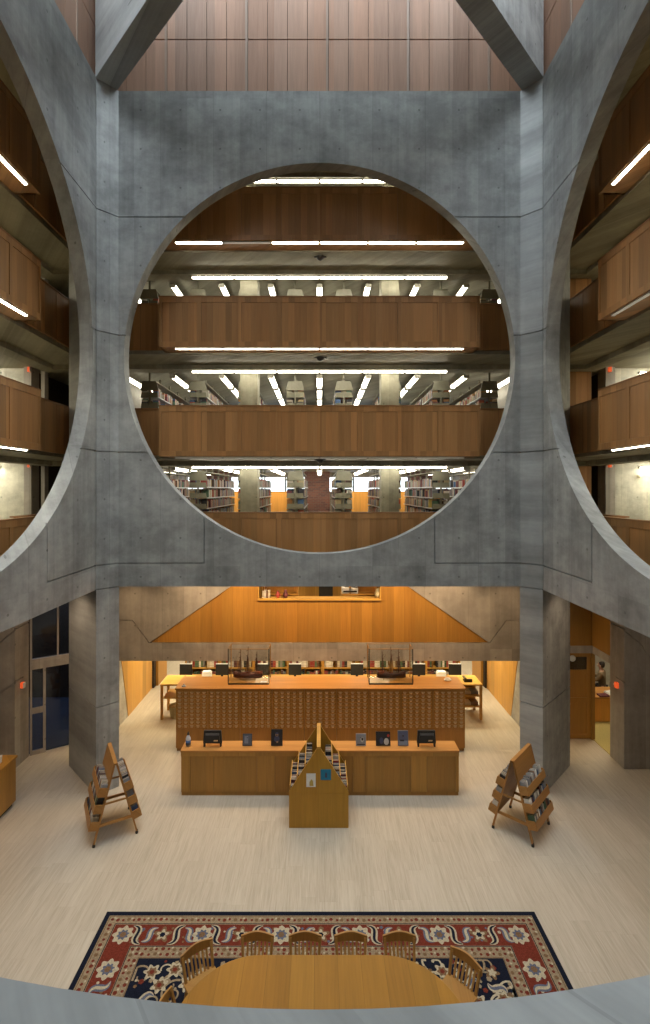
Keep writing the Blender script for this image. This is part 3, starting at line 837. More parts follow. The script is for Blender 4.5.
# ================================================================== CIRCULATION COUNTER
QX0, QX1, QY0, QY1, QH = -3.09, 3.11, 11.08, 11.50, 1.015
t = thing('circulation_counter', 'long low oak counter with plain panelled front before the card catalogue', 'counter', (0, QY0, 0))
MB().box(QX0, QX1, .03, QY1-QY0, .08, QH-.04).build('body', 'oak_dark', t)
MB().box(QX0-.01, QX1+.01, -.012, QY1-QY0+.01, QH-.04, QH).build('top', 'oak_top', t, .005)
MB().box(QX0+.01, QX1-.01, .02, .4, 0, .08).build('plinth', 'oak_dark', t)
cuts = [-277/497, 0]; px = [181, 190, 213.7, 257, 275, 318, 353, 365, 411, 427, 456, 459]
xs = [at(p, 780, QY0).x for p in px]
for a, b in zip(xs, xs[1:]):
    wide = b-a > .45
    MB().box(a+.004, b-.004, .008 if wide else 0, .03, .085, QH-.05).build('front_panel', 'oak_cab' if not wide else 'oak_dark', t)
MB().box(QX0, QX1, -.004, .03, QH-.13, QH-.042).build('apron', 'oak_cab', t)

def monitor_back(px_, nm):
    x = at(px_, 745, 11.3).x
    t = thing('desk_monitor', 'black desktop display seen from behind at the %s end of the oak counter' % nm, 'monitor', (x, 11.27, QH), 0, 'displays on the counter')
    n = .215
    MB().prism([(-n, .07), (n, .07), (n-.02, .36), (-n+.02, .36)], -.03, .03).prism([(-n+.04, .11), (n-.04, .11), (n-.06, .31), (-n+.06, .31)], -.06, -.03).build('casing', 'black', t, .008)
    MB().box(-.15, .15, -.064, -.06, .27, .30).build('vent', 'grey_p', t)
    MB().prism([(.03, .135), (.12, .135), (.13, .165), (.04, .165)], -.063, -.06).build('badge', 'card', t)
    for s in (-1, 1): MB().box(s*.20, s*.17, -.04, .06, 0, .10).build('foot', 'black', t)
MT['bottle'] = mat_plain('milky_plastic', (.55, .55, .58), .3)
MT['grey_p'] = mat_plain('grey_plastic', (.10, .10, .11), .35)
monitor_back(213, 'left'); monitor_back(426, 'right')

def easel(px0, px1, py0, py1, name, label, cat, facec, art, frame='black', rz=0):
    Y = 11.27; a, b = at(px0, py1, Y), at(px1, py0, Y); w = b.x-a.x; h = min(.42, (b.z-QH)*1.03)
    t = thing(name, label, cat, ((a.x+b.x)/2, Y, QH+.004), rz)
    M = Matrix.Rotation(-.16, 4, 'X')
    MB().box(-w/2, w/2, 0, .018, 0, h, 0, M).build('cover', frame, t)
    art_mb = MB(); art_mb.box(-w/2+.012, w/2-.012, -.002, 0, .012, h-.012, 0, M); art(art_mb, w, h, M)
    art_mb.build('picture', facec, t)
    MB().bar((0, .018, h*.7), (0, .13, .004), .03, .006).build('stand', 'dark', t)
def disc(mb, cx, cz, rx, rz_, mi, M, y=-.003, n=18):
    mb.add([(cx+rx*math.cos(2*PI*i/n), y, cz+rz_*math.sin(2*PI*i/n)) for i in range(n)], [tuple(range(n))], mi, M)
def art_plain(mb, w, h, M):
    mb.box(-w*.3, w*.1, -.003, -.002, h*.2, h*.8, 1, M)
def art_portrait(mb, w, h, M):
    disc(mb, 0, h*.42, w*.24, h*.2, 2, M, -.0032); disc(mb, 0, h*.68, w*.13, h*.11, 1, M, -.0036); disc(mb, 0, h*.77, w*.13, h*.06, 2, M, -.004); disc(mb, .01, h*.24, w*.09, h*.05, 1, M, -.0042)
def art_blob(mb, w, h, M):
    disc(mb, w*.12, h*.52, w*.16, h*.22, 1, M, -.0032); disc(mb, w*.14, h*.56, w*.1, h*.13, 2, M, -.0036); mb.box(-w*.4, w*.4, -.0032, -.0024, h*.08, h*.16, 2, M)
def art_photo(mb, w, h, M):
    disc(mb, w*.22, h*.3, w*.17, h*.24, 1, M, -.0032); disc(mb, w*.36, h*.72, w*.09, h*.1, 2, M, -.0036); disc(mb, -w*.12, h*.36, w*.13, h*.24, 3, M, -.0034)
def art_band(mb, w, h, M):
    mb.box(-w*.42, w*.42, -.003, -.002, h*.06, h*.34, 1, M); mb.box(-w*.3, w*.1, -.0035, -.003, h*.3, h*.4, 2, M)
for nm, c in (('a1', (.10, .115, .15)), ('a2', (.22, .25, .31)), ('a3', (.35, .22, .13)), ('a4', (.02, .02, .022)), ('a5', (.22, .23, .25)), ('a6', (.5, .5, .46)), ('a7', (.45, .05, .03)), ('a8', (.05, .06, .11)), ('a9', (.09, .10, .16))):
    MT[nm] = mat_plain('print_'+nm, c, .45, 0, .1)
easel(242.5, 252, 735, 748, 'display_book', 'dark slate book propped open-faced beside the left display on the counter', 'book', ['a1', 'a2'], art_plain, 'book_black')
easel(271, 282.5, 731, 748, 'portrait_frame', 'black framed portrait of a figure on the counter left of the gabled bookcase', 'picture frame', ['a4', 'a3', 'a8'], art_portrait)
easel(356, 366, 735, 748, 'display_book', 'grey book with a dark blot propped just right of the gabled bookcase', 'book', ['a5', 'a6', 'a4'], art_blob, 'book_grey')
easel(376, 390.5, 733, 748, 'picture_frame', 'dark photo with a red patch propped in the middle of the counter right half', 'picture frame', ['a4', 'a6', 'a7', 'a8'], art_photo)
easel(398, 408.5, 732, 748, 'display_book', 'blue-grey book propped next to the right display on the counter', 'book', ['a9', 'a2', 'a4'], art_band, 'book_grey')
x = at(188.5, 745, 11.3).x
t = thing('sanitizer_bottle', 'clear bottle with blue label and dark cap at the left end of the counter', 'bottle', (x, 11.28, QH))
MB().lathe([(.045, 0), (.055, .01), (.055, .17), (.04, .21), (.02, .24), (.02, .26)], 18).build('bottle_body', 'bottle', t, 0, True)
MB().lathe([(.0562, .03), (.0562, .14)], 18).build('label_sleeve', 'book_blue', t, 0, True)
MB().lathe([(.026, .255), (.028, .29), (.012, .30), (.012, .325)], 14).build('cap', 'black', t)


# ================================================================== GABLED BOOKCASE
t = thing('gabled_bookcase', 'house-shaped oak book display with stepped shelves in front of the counter', 'bookcase', (-.015, 10.03, 0))
gab = [(-.60, .0), (.60, 0), (.60, .73), (.035, 1.60), (-.035, 1.60), (-.60, .73)]
MB().prism(gab, 0, .035).box(-.60, .60, -.003, 0, .70, .705).build('front_gable', 'oak_gable', t)
MB().prism([(-.60, .0), (.60, 0), (.60, .73), (.035, 1.60), (-.035, 1.60), (-.60, .73)], .985, 1.02).build('back_gable', 'oak_gable', t)
MB().box(-.035, .035, .036, .984, .3, 1.60).box(-.04, .04, -.006, 1.03, 1.601, 1.635).build('spine_board', 'yellow', t)
for s in (-1, 1): MB().box(s*.60, s*.57, .036, .984, .03, .66).build('side_panel', 'oak_gable', t)
TIER = [(.27, 1.27, 1.02), (.43, 1.04, .80), (.575, .84, .60)]
for s in (-1, 1):
    x_in = .035
    for (xo, zt, zb) in TIER:
        MB().box(s*(x_in), s*(xo-.001), .037, .983, zb-.02, zb).build('shelf', 'oak_gable', t)
        MB().box(s*xo, s*(xo+.018), .037, .983, zb-.22, zt).build('fence', 'yellow', t)
        x_in = xo+.02
for s in (-1, 1):
    prev = .04
    for ti, (xo, zt, zb) in enumerate(TIER):
        y = 10.03+.06
        while y < 10.93:
            w = rnd.choice((.03, .04, .05, .06)); h = rnd.choice((.20, .22, .24, .26)); d = min(.125, xo-prev-.012)
            if y+w > 10.985: break
            if rnd.random() < .1: y += .04; continue
            c = rnd.choice(('black', 'blue', 'grey', 'black', 'brown', 'cream', 'white', 'maroon', 'red', 'black', 'blue'))
            # spine out, resting on the tier board
            rz = PI/2 if s > 0 else -PI/2
            loc = (-.015+s*(xo-.006), y if s > 0 else y+max(.02, round(w, 2)), zb+.001)
            w = book(loc, rz, c, w, h, d, '%s book on the %s tier, %s slope of the gabled bookcase' % (c, ['upper', 'middle', 'lower'][ti], 'left' if s < 0 else 'right'), 'books in the gabled bookcase')
            y += w+.001
        prev = xo+.02
t2 = thing('notice_sheet', 'white notice with a pale yellow picture stuck on the gabled bookcase front', 'notice', (at(311, 781, 10.03).x, 10.026, .83))
MB().box(-.095, .095, -.001, .003, 0, .27).build('sheet', 'white', t2)
MB().prism([(-.03, .02), (.05, .02), (.04, .12), (.01, .16), (-.03, .10)], -.003, -.001).build('picture', 'book_yellow', t2)
t2 = thing('notice_sheet', 'teal blue square notice stuck on the gabled bookcase front', 'notice', (at(325.8, 776, 10.03).x, 10.026, .97))
MB().box(-.105, .105, -.001, .003, 0, .215).build('sheet', 'teal', t2)
MB().prism([(-.02, .05), (.03, .05), (.02, .15), (-.01, .15)], -.003, -.001).build('printed_mark', 'a8', t2)

# ================================================================== A-FRAME RACKS
SH, SF, RL = 1.50, .37, .92
def make_rack():
    t = thing('book_rack', 'x', 'book rack')
    ang = math.atan2(SF, SH-.06); Ls = math.hypot(SF, SH-.06)
    for s in (1, -1):
        # slope frame: +y of the frame runs down the slope, +z is outward
        X = Vector((1, 0, 0)); D = Vector((0, s*math.sin(ang), -math.cos(ang))); O = Vector((0, s*math.cos(ang), math.sin(ang)))
        M = Matrix((X, D, O)).transposed().to_4x4(); M.translation = (0, s*.022, SH)
        MB().box(-RL/2, RL/2, 0, .40, -.012, .012, 0, M).build('header_board', 'rack', t, .004)
        for q, sd in enumerate((.62, .93, 1.24)):
            tr_ = MB()
            tr_.box(-RL/2, RL/2, sd-.012, sd, .012, .15, 0, M); tr_.box(-RL/2, RL/2, sd-.15, sd, .15, .165, 0, M)
            tr_.box(-RL/2, -RL/2+.018, sd-.17, sd-.012, .012, .15, 0, M); tr_.box(RL/2-.018, RL/2, sd-.17, sd-.012, .012, .15, 0, M)
            tr_.build('trough', 'rack', t, .003)
            MB().box(-RL/2+.02, RL/2-.02, sd-.30, sd, -.008, .006, 0, M).build('trough_back', 'rack', t)
        for e in (-1, 1):
            lg = MB().box(e*RL/2, e*(RL/2-.05), .0, Ls, -.02, .012, 0, M).build('leg', 'rack', t)
            foot = Vector((e*(RL/2-.025), s*(SF+.022), .0)); MB().lathe([(.028, 0), (.03, .02), (.018, .075)], 12, 0, Matrix.Translation(foot)).build('caster', 'dark', lg)
    MB().box(-RL/2, RL/2, -.035, .035, SH-.03, SH+.004).build('ridge_strip', 'rack', t)
    for e in (-1, 1):
        MB().box(e*(RL/2-.02), e*(RL/2-.05), -.30, .30, .34, .39).build('stretcher', 'rack', t)
        MB().box(e*(RL/2-.02), e*(RL/2-.045), -.19, .19, .74, .77).build('tie_bar', 'rack', t)
    return t
def rack_books(root, nm, skip):
    Mr = Matrix.Translation(root.location) @ Matrix.Rotation(root.rotation_euler.z, 4, 'Z')
    ang = math.atan2(SF, SH-.06)
    for s in (1, -1):
        X = Vector((1, 0, 0)); D = Vector((0, s*math.sin(ang), -math.cos(ang))); O = Vector((0, s*math.cos(ang), math.sin(ang)))
        M = Matrix((X, D, O)).transposed().to_4x4(); M.translation = (0, s*.022, SH)
        for q, sd in enumerate((.62, .93, 1.24)):
            x = -RL/2+.035
            while x < RL/2-.06:
                w = rnd.choice((.04, .05, .06)); h = rnd.choice((.21, .23, .25)); d = .115
                if x+w > RL/2-.02: break
                if rnd.random() < .08: x += .05; continue
                c = rnd.choice(('white', 'grey', 'blue', 'cream', 'black', 'green', 'maroon', 'grey', 'white', 'brown') if s*nm[1] > 0 else ('grey', 'white', 'black', 'grey', 'cream', 'blue'))
                key = ('pb', c, round(w, 2), h)
                if key not in protos:
                    m = MB(); ww = round(w, 2)-.003
                    # lies in the slope frame: height up the slope, spine outward
                    m.box(0, ww, -h, 0, d-.003, d).box(0, .003, -h, 0, 0, d-.003).box(ww-.003, ww, -h, 0, 0, d-.003).box(.003, ww-.003, -h+.004, -.003, .003, d-.003, 1)
                    o = m.build('paperback', ['book_'+c, 'pages']); protos[key] = o
                else: o = protos[key].copy(); COL.objects.link(o)
                o.matrix_world = Mr @ M @ Matrix.Translation((x, sd-.0135, .016))
                tag(o, '%s paperback in the %s trough, %s side of the %s book rack' % (c, ['upper', 'middle', 'lower'][q], ('right' if s*nm[1] > 0 else 'left') if nm[0] == 'right' else ('left' if s*nm[1] > 0 else 'right'), nm[0]), 'paperback', 'paperbacks on the A-frame racks')
                x += round(w, 2)+.001
rk = make_rack()
rk.location = (-4.19, 10.06, 0); rk.rotation_euler = (0, 0, math.atan2(-.86, .50))
rk['label'] = 'oak A-frame book rack with three troughs a side before the left pier'; rk['group'] = 'A-frame book racks'
rk2 = dup(rk, (4.09, 10.09, 0), math.atan2(.73, .68), 'oak A-frame book rack with three troughs a side before the right pier', 'A-frame book racks')
rack_books(rk, ('left', -1), None); rack_books(rk2, ('right', -1), None)
MT['screen'] = mat_emit('lit_screen', (.55, .75, 1.0), .9)
MT['pale_blue'] = mat_plain('pale_blue_label', (.45, .55, .75), .5)

# ================================================================== RUG, TABLE, CHAIRS
RHX, RY0, RY1 = 3.45, 3.1, 8.03
MT['r_navy'] = mat_plain('rug_navy', (.008, .010, .020), .95, 0, .35, 70, .1)
MT['r_red'] = mat_plain('rug_red', (.145, .028, .016), .95, 0, .3, 60, .1)
MT['r_beige'] = mat_plain('rug_beige', (.265, .20, .125), .95, 0, .3, 50, .1)
MT['r_cream'] = mat_plain('rug_cream', (.42, .36, .25), .95, 0, .25, 60, .1)
MT['r_blue'] = mat_plain('rug_blue', (.10, .11, .15), .95, 0, .3, 60, .1)
MT['r_tan'] = mat_plain('rug_tan', (.17, .10, .05), .95, 0, .3, 60, .1)
def make_rug():
    cy = (RY0+RY1)/2; hx, hy = RHX, (RY1-RY0)/2
    mb = MB(); NV, RD, BG, CR, BL, TN = range(6)
    def frame(d0, d1, mi, z):
        a, b, c, e = hx-d0, hy-d0, hx-d1, hy-d1
        mb.add([(-a, -b, z), (a, -b, z), (a, b, z), (-a, b, z), (-c, -e, z), (c, -e, z), (c, e, z), (-c, e, z)], [(0, 1, 5, 4), (1, 2, 6, 5), (2, 3, 7, 6), (3, 0, 4, 7)], mi)
    mb.box(-hx, hx, -hy, hy, 0, .008, NV)
    z = .0085
    frame(.075, .24, BG, z); frame(.24, .60, RD, z); frame(.60, .80, BG, z)
    for d in (.09, .22, .605, .785): frame(d, d+.012, NV if d in (.22, .605) else TN, z+.0006)
    layer = [0]
    def poly(pts, mi, lift):
        mb.add([(x, y, .0095+lift*.0006) for x, y in pts], [tuple(range(len(pts)))], mi)
    def rosette(x, y, r, lobes, mi, lift, ph=0, depth=.2):
        n = lobes*6
        # star-shaped outline as a fan so it stays clean
        pts = [(x+r*(1-depth*.5+depth*.5*math.cos(lobes*(a)))*math.cos(a+ph), y+r*(1-depth*.5+depth*.5*math.cos(lobes*a))*math.sin(a+ph)) for a in [2*PI*i/n for i in range(n)]]
        b = len(mb.v); zz = .0095+lift*.0006
        mb.v += [(p[0], p[1], zz) for p in pts]+[(x, y, zz)]
        mb.f += [(b+i, b+(i+1) % n, b+n) for i in range(n)]; mb.mi += [mi]*n
    def stroke(pts, ws, mi, lift):
        b = len(mb.v); zz = .0095+lift*.0006; m = len(pts)
        for i, (x, y) in enumerate(pts):
            x0, y0 = pts[max(0, i-1)]; x1, y1 = pts[min(m-1, i+1)]; dx, dy = x1-x0, y1-y0; l = math.hypot(dx, dy) or 1
            nx, ny = -dy/l*ws[i], dx/l*ws[i]; mb.v += [(x+nx, y+ny, zz), (x-nx, y-ny, zz)]
        for i in range(m-1): mb.f.append((b+2*i, b+2*i+1, b+2*i+3, b+2*i+2)); mb.mi.append(mi)
    def sleaf(x, y, L, ang, mi, mi2, flip=1):
        pts, ws = [], []
        for i in range(15):
            t = i/14*2-1; px_, py_ = t*L, flip*.30*L*math.sin(t*PI)
            pts.append((x+px_*math.cos(ang)-py_*math.sin(ang), y+px_*math.sin(ang)+py_*math.cos(ang))); ws.append(max(.008, .052*(1-t*t)**.7))
        stroke(pts, ws, mi, 3); stroke(pts, [w*.42 for w in ws], mi2, 4)
    def run(x0, y0, x1, y1, d):
        """motifs of the red border along one side"""
        L = math.hypot(x1-x0, y1-y0); ux, uy = (x1-x0)/L, (y1-y0)/L; a = math.atan2(uy, ux); n = max(2, 2*round(L/1.25)); st = L/n
        for i in range(n+1):
            cx, cy_ = x0+ux*st*i, y0+uy*st*i
            if i % 2 == 0:
                rosette(cx, cy_, .165, 8, CR, 3, 0, .25); rosette(cx, cy_, .095, 8, BL, 4, .3, .3); rosette(cx, cy_, .05, 6, TN, 5)
            else:
                rosette(cx, cy_, .15, 5, TN, 3, a+PI/2, .5); rosette(cx, cy_, .10, 5, CR, 4, a+PI/2, .5); rosette(cx, cy_, .045, 6, NV, 5)
            if i < n:
                mx, my = x0+ux*st*(i+.5), y0+uy*st*(i+.5)
                sg = 1 if i % 2 else -1
                sleaf(mx-ux*.09, my-uy*.09, .19, a+sg*1.0, CR, NV, sg); sleaf(mx+ux*.11, my+uy*.11, .15, a-sg*.9, BL, CR, -sg)
                for k in range(11):
                    rosette(mx+rnd.uniform(-.3, .3)*abs(ux)+rnd.uniform(-.13, .13)*abs(uy), my+rnd.uniform(-.3, .3)*abs(uy)+rnd.uniform(-.13, .13)*abs(ux), rnd.uniform(.015, .03), 5, rnd.choice((BL, CR, TN)), 2)
    e = .42
    run(-hx+e, hy-e, hx-e, hy-e, 0); run(-hx+e, -hy+e, hx-e, -hy+e, 0)
    run(-hx+e, -hy+e+.55, -hx+e, hy-e-.55, 0); run(hx-e, -hy+e+.55, hx-e, hy-e-.55, 0)
    # small flowers of the two beige guard borders
    def guard(d, step, rr):
        for (x0, y0, x1, y1) in ((-hx+d, hy-d, hx-d, hy-d), (-hx+d, -hy+d, hx-d, -hy+d), (-hx+d, -hy+d, -hx+d, hy-d), (hx-d, -hy+d, hx-d, hy-d)):
            L = math.hypot(x1-x0, y1-y0); n = round(L/step)
            for i in range(n+1):
                t = i/n; x, y = x0+(x1-x0)*t, y0+(y1-y0)*t
                rosette(x+rnd.uniform(-.01, .01), y+rnd.uniform(-.01, .01), rr*(1 if i % 2 else .75), 6, (NV, RD, BL, TN)[i % 4] if i % 2 else RD, 2)
                if i % 3 == 0: rosette(x+.05*(1 if y0 == y1 else .5), y+.04*(1 if x0 == x1 else .6), rr*.6, 5, CR, 2)
    guard(.155, .085, .032); guard(.66, .09, .032); guard(.74, .09, .030)
    # navy field: palmettes, curling tendrils and leaves
    fx, fy = hx-.80, hy-.80
    g = .35; r2 = random.Random(3); j = 0; y = -fy+.2
    while y < fy-.05:
        x = -fx+.22+(.26 if j % 2 else 0)
        while x < fx-.1:
            px_, py_ = x+r2.uniform(-.06, .06), y+r2.uniform(-.05, .05)
            kind = r2.random()
            if kind < .4: rosette(px_, py_, .125, 6, CR, 3, r2.random()*6, .4); rosette(px_, py_, .075, 6, TN, 4, 0, .3); rosette(px_, py_, .035, 5, RD, 5)
            elif kind < .7: rosette(px_, py_, .11, 5, TN, 3, r2.random()*6, .5); rosette(px_, py_, .065, 5, CR, 4, 0, .4)
            else: sleaf(px_, py_, .13, r2.random()*6, CR, BL, 1)
            # curl
            a0 = r2.random()*6; sgn = r2.choice((-1, 1)); pts = []
            for i in range(22):
                t = i/21; rr = .19-.15*t; pts.append((px_+.15*math.cos(a0)+rr*math.cos(a0+sgn*t*6.5), py_+.15*math.sin(a0)+rr*math.sin(a0+sgn*t*6.5)))
            pts = [(max(-fx+.03, min(fx-.03, p[0])), max(-fy+.03, min(fy-.03, p[1]))) for p in pts]
            stroke(pts, [.016-.006*i/21 for i in range(22)], r2.choice((CR, BG, CR)), 1)
            for k in range(3): rosette(max(-fx+.05, min(fx-.05, px_+r2.uniform(-.25, .25))), max(-fy+.05, min(fy-.05, py_+r2.uniform(-.25, .25))), r2.uniform(.02, .045), 5, r2.choice((CR, RD, TN, BG)), 2)
            x += g
        y += .21; j += 1
    o = mb.build('persian_rug', ['r_navy', 'r_red', 'r_beige', 'r_cream', 'r_blue', 'r_tan'])
    o.location = (.02, cy, 0)
    tag(o, 'large oriental rug with navy field and red floral border on the pale floor', 'rug')
make_rug()

TY, TR, TS = 5.56, .93, .78
t = thing('conference_table', 'long round-ended oak table standing on the oriental rug', 'table', (.02, TY, .0135))
pl = [(TS+TR*math.cos(a), TR*math.sin(a)) for a in [-PI/2+PI*i/28 for i in range(29)]]
pl += [(-TS-TR*math.cos(a), -TR*math.sin(a)) for a in [-PI/2+PI*i/28 for i in range(29)]]
MB().prism(pl, .70, .74, 'z').build('tabletop', 'table', t, .008)
pl2 = [(x*.84, y*.78) for x, y in pl]
MB().prism(pl2, .60, .70, 'z').build('apron', 'chair', t)
for sx in (-1, 1):
    MB().lathe([(.30, 0), (.28, .05), (.12, .09), (.10, .3), (.13, .5), (.2, .6)], 20, 0, Matrix.Translation((sx*.8, 0, 0))).build('pedestal', 'chair', t)

def make_chair():
    t = thing('dining_chair', 'x', 'chair')
    # faces -y (towards the table); back at +y
    seat = [(-.22, -.22), (-.16, -.25), (.16, -.25), (.22, -.22), (.215, .18), (.19, .21), (-.19, .21), (-.215, .18)]
    MB().prism(seat, .42, .455, 'z').build('seat', 'chair', t, .008)
    for sx in (-1, 1):
        MB().cyl((sx*.20, -.20, 0), (sx*.17, -.18, .42), .016, .022, 10).build('leg', 'chair', t)
        MB().cyl((sx*.20, .25, 0), (sx*.17, .17, .42), .016, .022, 10).build('leg', 'chair', t)
        MB().bar((sx*.185, .18, .44), (sx*.20, .27, .725), .034, .026).build('back_post', 'chair', t)
        MB().cyl((sx*.188, -.19, .18), (sx*.185, .21, .2), .011, .011, 8).build('stretcher', 'chair', t)
    MB().cyl((-.19, .0, .19), (.19, .0, .19), .011, .011, 8).build('stretcher', 'chair', t)
    # curved crest rail, high in the middle
    n = 12; rings = []
    for i in range(n+1):
        u = i/n*2-1; x = u*.225; y = .272+.025*(1-u*u); zt = .752+.036*math.cos(u*PI/2)**1.5; zb = .655+.008*(1-u*u)
        rings.append([(x, y-.013, zb), (x, y+.013, zb), (x, y+.016, zt), (x, y-.008, zt)])
    MB().loft(rings).build('crest_rail', 'chair', t, .004)
    for i in range(6):
        u = (i-2.5)/3.0; x = u*.16
        MB().bar((x*.95, .185, .44), (x, .272+.02*(1-u*u), .664), .024, .012).build('slat', 'chair', t)
    return t
ch = make_chair(); cu = False
CH_ = [((257-CX)/497*6.70, 6.48, 0, 'left end of the back row'), ((305-CX)/497*6.70, 6.48, 0, 'second from the left in the back row'), ((351-CX)/497*6.70, 6.48, 0, 'second from the right in the back row'), ((400-CX)/497*6.70, 6.48, 0, 'right end of the back row'),
       (-1.46, 6.36, .64, 'angled at the left back curve of the table'), (1.70, 6.25, -.80, 'angled at the right back curve of the table'), (-1.585, 5.79, 1.35, 'at the left tip of the table')]
for (x, y, a, nm) in CH_:
    lab = 'oak slat-back chair %s' % nm if 'table' in nm else 'oak slat-back chair behind the round-ended table, %s' % nm
    if not cu: cu = True; c = ch; c.location = (x, y, .0165); c.rotation_euler = (0, 0, a); c['label'] = lab; c['group'] = 'oak chairs round the table'
    else: dup(ch, (x, y, .0165), a, lab, 'oak chairs round the table')

# ================================================================== REFERENCE ROOM BEHIND
n_sh = 8; bx0, bx1 = -4.68, 4.90; bw = (bx1-bx0)/n_sh
SN = ['leftmost', 'second from the left', 'third from the left', 'fourth from the left', 'fourth from the right', 'third from the right', 'second from the right', 'rightmost']
def make_case():
    t = thing('reference_bookcase', 'x', 'bookcase')
    MB().box(0, bw, .26, .28, 0, 1.35).build('back', 'oak_dark', t)
    for x in (0, bw-.05): MB().box(x, x+.05, 0, .26, 0, 1.35).build('side', 'yellow_z', t)
    for z in (.10, .20, .60, .98, 1.31): MB().box(.05, bw-.05, .0, .26, z, z+.04).build('shelf', 'yellow', t)
    return t
bc = make_case()
for q in range(n_sh):
    loc = (bx0+q*bw, 17.3, 0); lab = 'low oak reference bookcase behind the card catalogue, %s in its row' % SN[q]
    if q == 0: bc.location = loc; bc['label'] = lab; bc['group'] = 'reference bookcases'
    else: dup(bc, loc, 0, lab, 'reference bookcases')
    for zi, z in enumerate((.24, .64)):
        x = loc[0]+.06
        while x < loc[0]+bw-.17:
            w = rnd.choice((.06, .07, .08, .10)); h = rnd.choice((.22, .25, .28))
            if rnd.random() < .12: x += .08; continue
            c = rnd.choice(('red', 'maroon', 'cream', 'white', 'green', 'brown', 'black', 'grey', 'red', 'white'))
            w = book((x, 17.33, z+.001), 0, c, w, h, .18, '%s volume on the %s shelf, reference bookcase %s in its row' % (c, ['lower', 'upper'][zi], SN[q]), 'books in the reference room')
            x += w+.001
MPX = [(186, 'leftmost'), (222, 'second from the left'), (262, 'seen through the left ship case'), (295, 'left of the middle'), (357, 'third from the right'), (419, 'second from the right'), (455, 'rightmost')]
o = thing('computer_table', 'long oak table with black computers behind the card catalogue', 'table', (.1, 16.35, 0))
MB().box(-4.7, 4.7, 0, .7, .46, .50).build('top', 'yellow', o)
for x in (-4.65, -2.4, 0, 2.4, 4.65): MB().box(x-.03, x+.03, .05, .65, 0, .46).build('leg', 'yellow_z', o)
for p, nm in MPX:
    x = at(p, 670, 16.6).x
    m = thing('computer_monitor', 'black computer monitor on the table behind the catalogue, %s' % nm, 'monitor', (x, 16.6, .50), 0, 'computers behind the catalogue')
    MB().box(-.21, .21, -.02, .02, .14, .52).build('casing', 'black', m, .006)
    MB().box(-.20, .20, -.024, .021, .505, .525).build('top_bezel', 'shelfw', m)
    MB().box(-.04, .04, .0, .03, .02, .2).build('neck', 'black', m)
    MB().box(-.12, .12, -.09, .09, 0, .02).build('foot', 'grey_p', m)
for p, nm in ((207, 'left'), (441, 'right')):
    x = at(p, 672, 16.55).x
    o = MB().box(-.15, .15, -.1, .1, 0, .26).box(-.13, .13, -.12, .08, .26, .30).build('desk_printer', 'white', None, .01); o.location = (x, 16.55, .50)
    tag(o, 'white box-shaped printer among the computers, %s side' % nm, 'printer')
# standing desks at both ends of the catalogue
def stand_desk(s, nm):
    x0, x1 = (-4.72, -3.86) if s < 0 else (4.0, 4.83)
    t = thing('standing_desk', 'tall open oak shelf desk at the %s end of the card catalogue' % nm, 'desk', ((x0+x1)/2, 14.72, 0))
    w = (x1-x0)/2; D = .75
    MB().box(-w, w, 0, D, 1.02, 1.06).build('top', 'yellow', t)
    for q in (-1, 1): MB().box(q*w, q*(w-.07), .02, .09, 0, 1.02).box(q*w, q*(w-.07), D-.09, D-.02, 0, 1.02).build('leg', 'yellow_z', t)
    for z in ((.62,) if s < 0 else (.36, .68)): MB().box(-w+.07, w-.07, .04, D-.04, z, z+.035).build('shelf', 'yellow', t)
    if s > 0:
        MB().box(-w, w, D-.02, D, .1, 1.02).build('back', 'oak_dark', t)
        for z, c, q in ((.395, 'book_brown', 0), (.715, 'book_grey', 1)):
            for k in range(3):
                o = MB().box(-.11, .11, 0, .26, 0, .05+.02*k).box(-.09, .09, .02, .24, .05+.02*k, .06+.02*k).build('paper_stack', c if k != 1 else 'book_cream')
                o.location = ((x0+x1)/2-.22+k*.22, 14.85, z+.001); tag(o, '%s stack of papers, %s on the %s shelf of the right standing desk' % (['brown', 'cream', 'brown'][k] if not q else ['grey', 'cream', 'grey'][k], ['left', 'middle', 'right'][k], ['lower', 'upper'][q]), 'paper stack')
        p = thing('telephone', 'black desk telephone on the right standing desk', 'telephone', ((x0+x1)/2+.05, 15.0, 1.06))
        MB().prism([(-.1, 0), (.1, 0), (.1, .03), (-.1, .09)], -.12, .12, 'x').build('base', 'black', p)
        MB().box(-.12, -.06, -.11, .11, .085, .12).build('handset', 'black', p)
    else:
        p = thing('telephone', 'black desk telephone on the left standing desk beside the catalogue', 'telephone', (x1-.14, 15.0, 1.06))
        MB().prism([(-.1, 0), (.1, 0), (.1, .03), (-.1, .09)], -.10, .10, 'x').build('base', 'black', p)
        MB().box(-.10, -.05, -.11, .11, .085, .12).build('handset', 'black', p)
stand_desk(-1, 'left'); stand_desk(1, 'right')
t = thing('waste_basket', 'pale woven waste basket under the left standing desk', 'basket', (-4.32, 14.95, 0))
MB().lathe([(.15, 0), (.16, .01), (.20, .34), (.185, .34), (.15, .03)], 20).build('basket_body', 'wicker', t)
MB().lathe([(.205, .325), (.21, .35), (.185, .355), (.185, .33)], 20).build('rim', 'wicker', t)
for (p, z0, z1, nm, c) in (((172, 671), .3, 2.2, 'white pinned sheet on the far wall left of the bookcases', 'white'), ((486, 672), .6, 1.9, 'white pinned sheet on the far wall right of the bookcases', 'white')):
    x = at(*p, 20.4).x; t = thing('wall_poster', nm, 'poster', (x, 20.47, z0), 0)
    MB().box(-.45, .45, 0, .02, 0, z1-z0).build('sheet', c, t); MB().box(-.2, .1, -.004, 0, .5, .9).build('picture', 'a2', t)

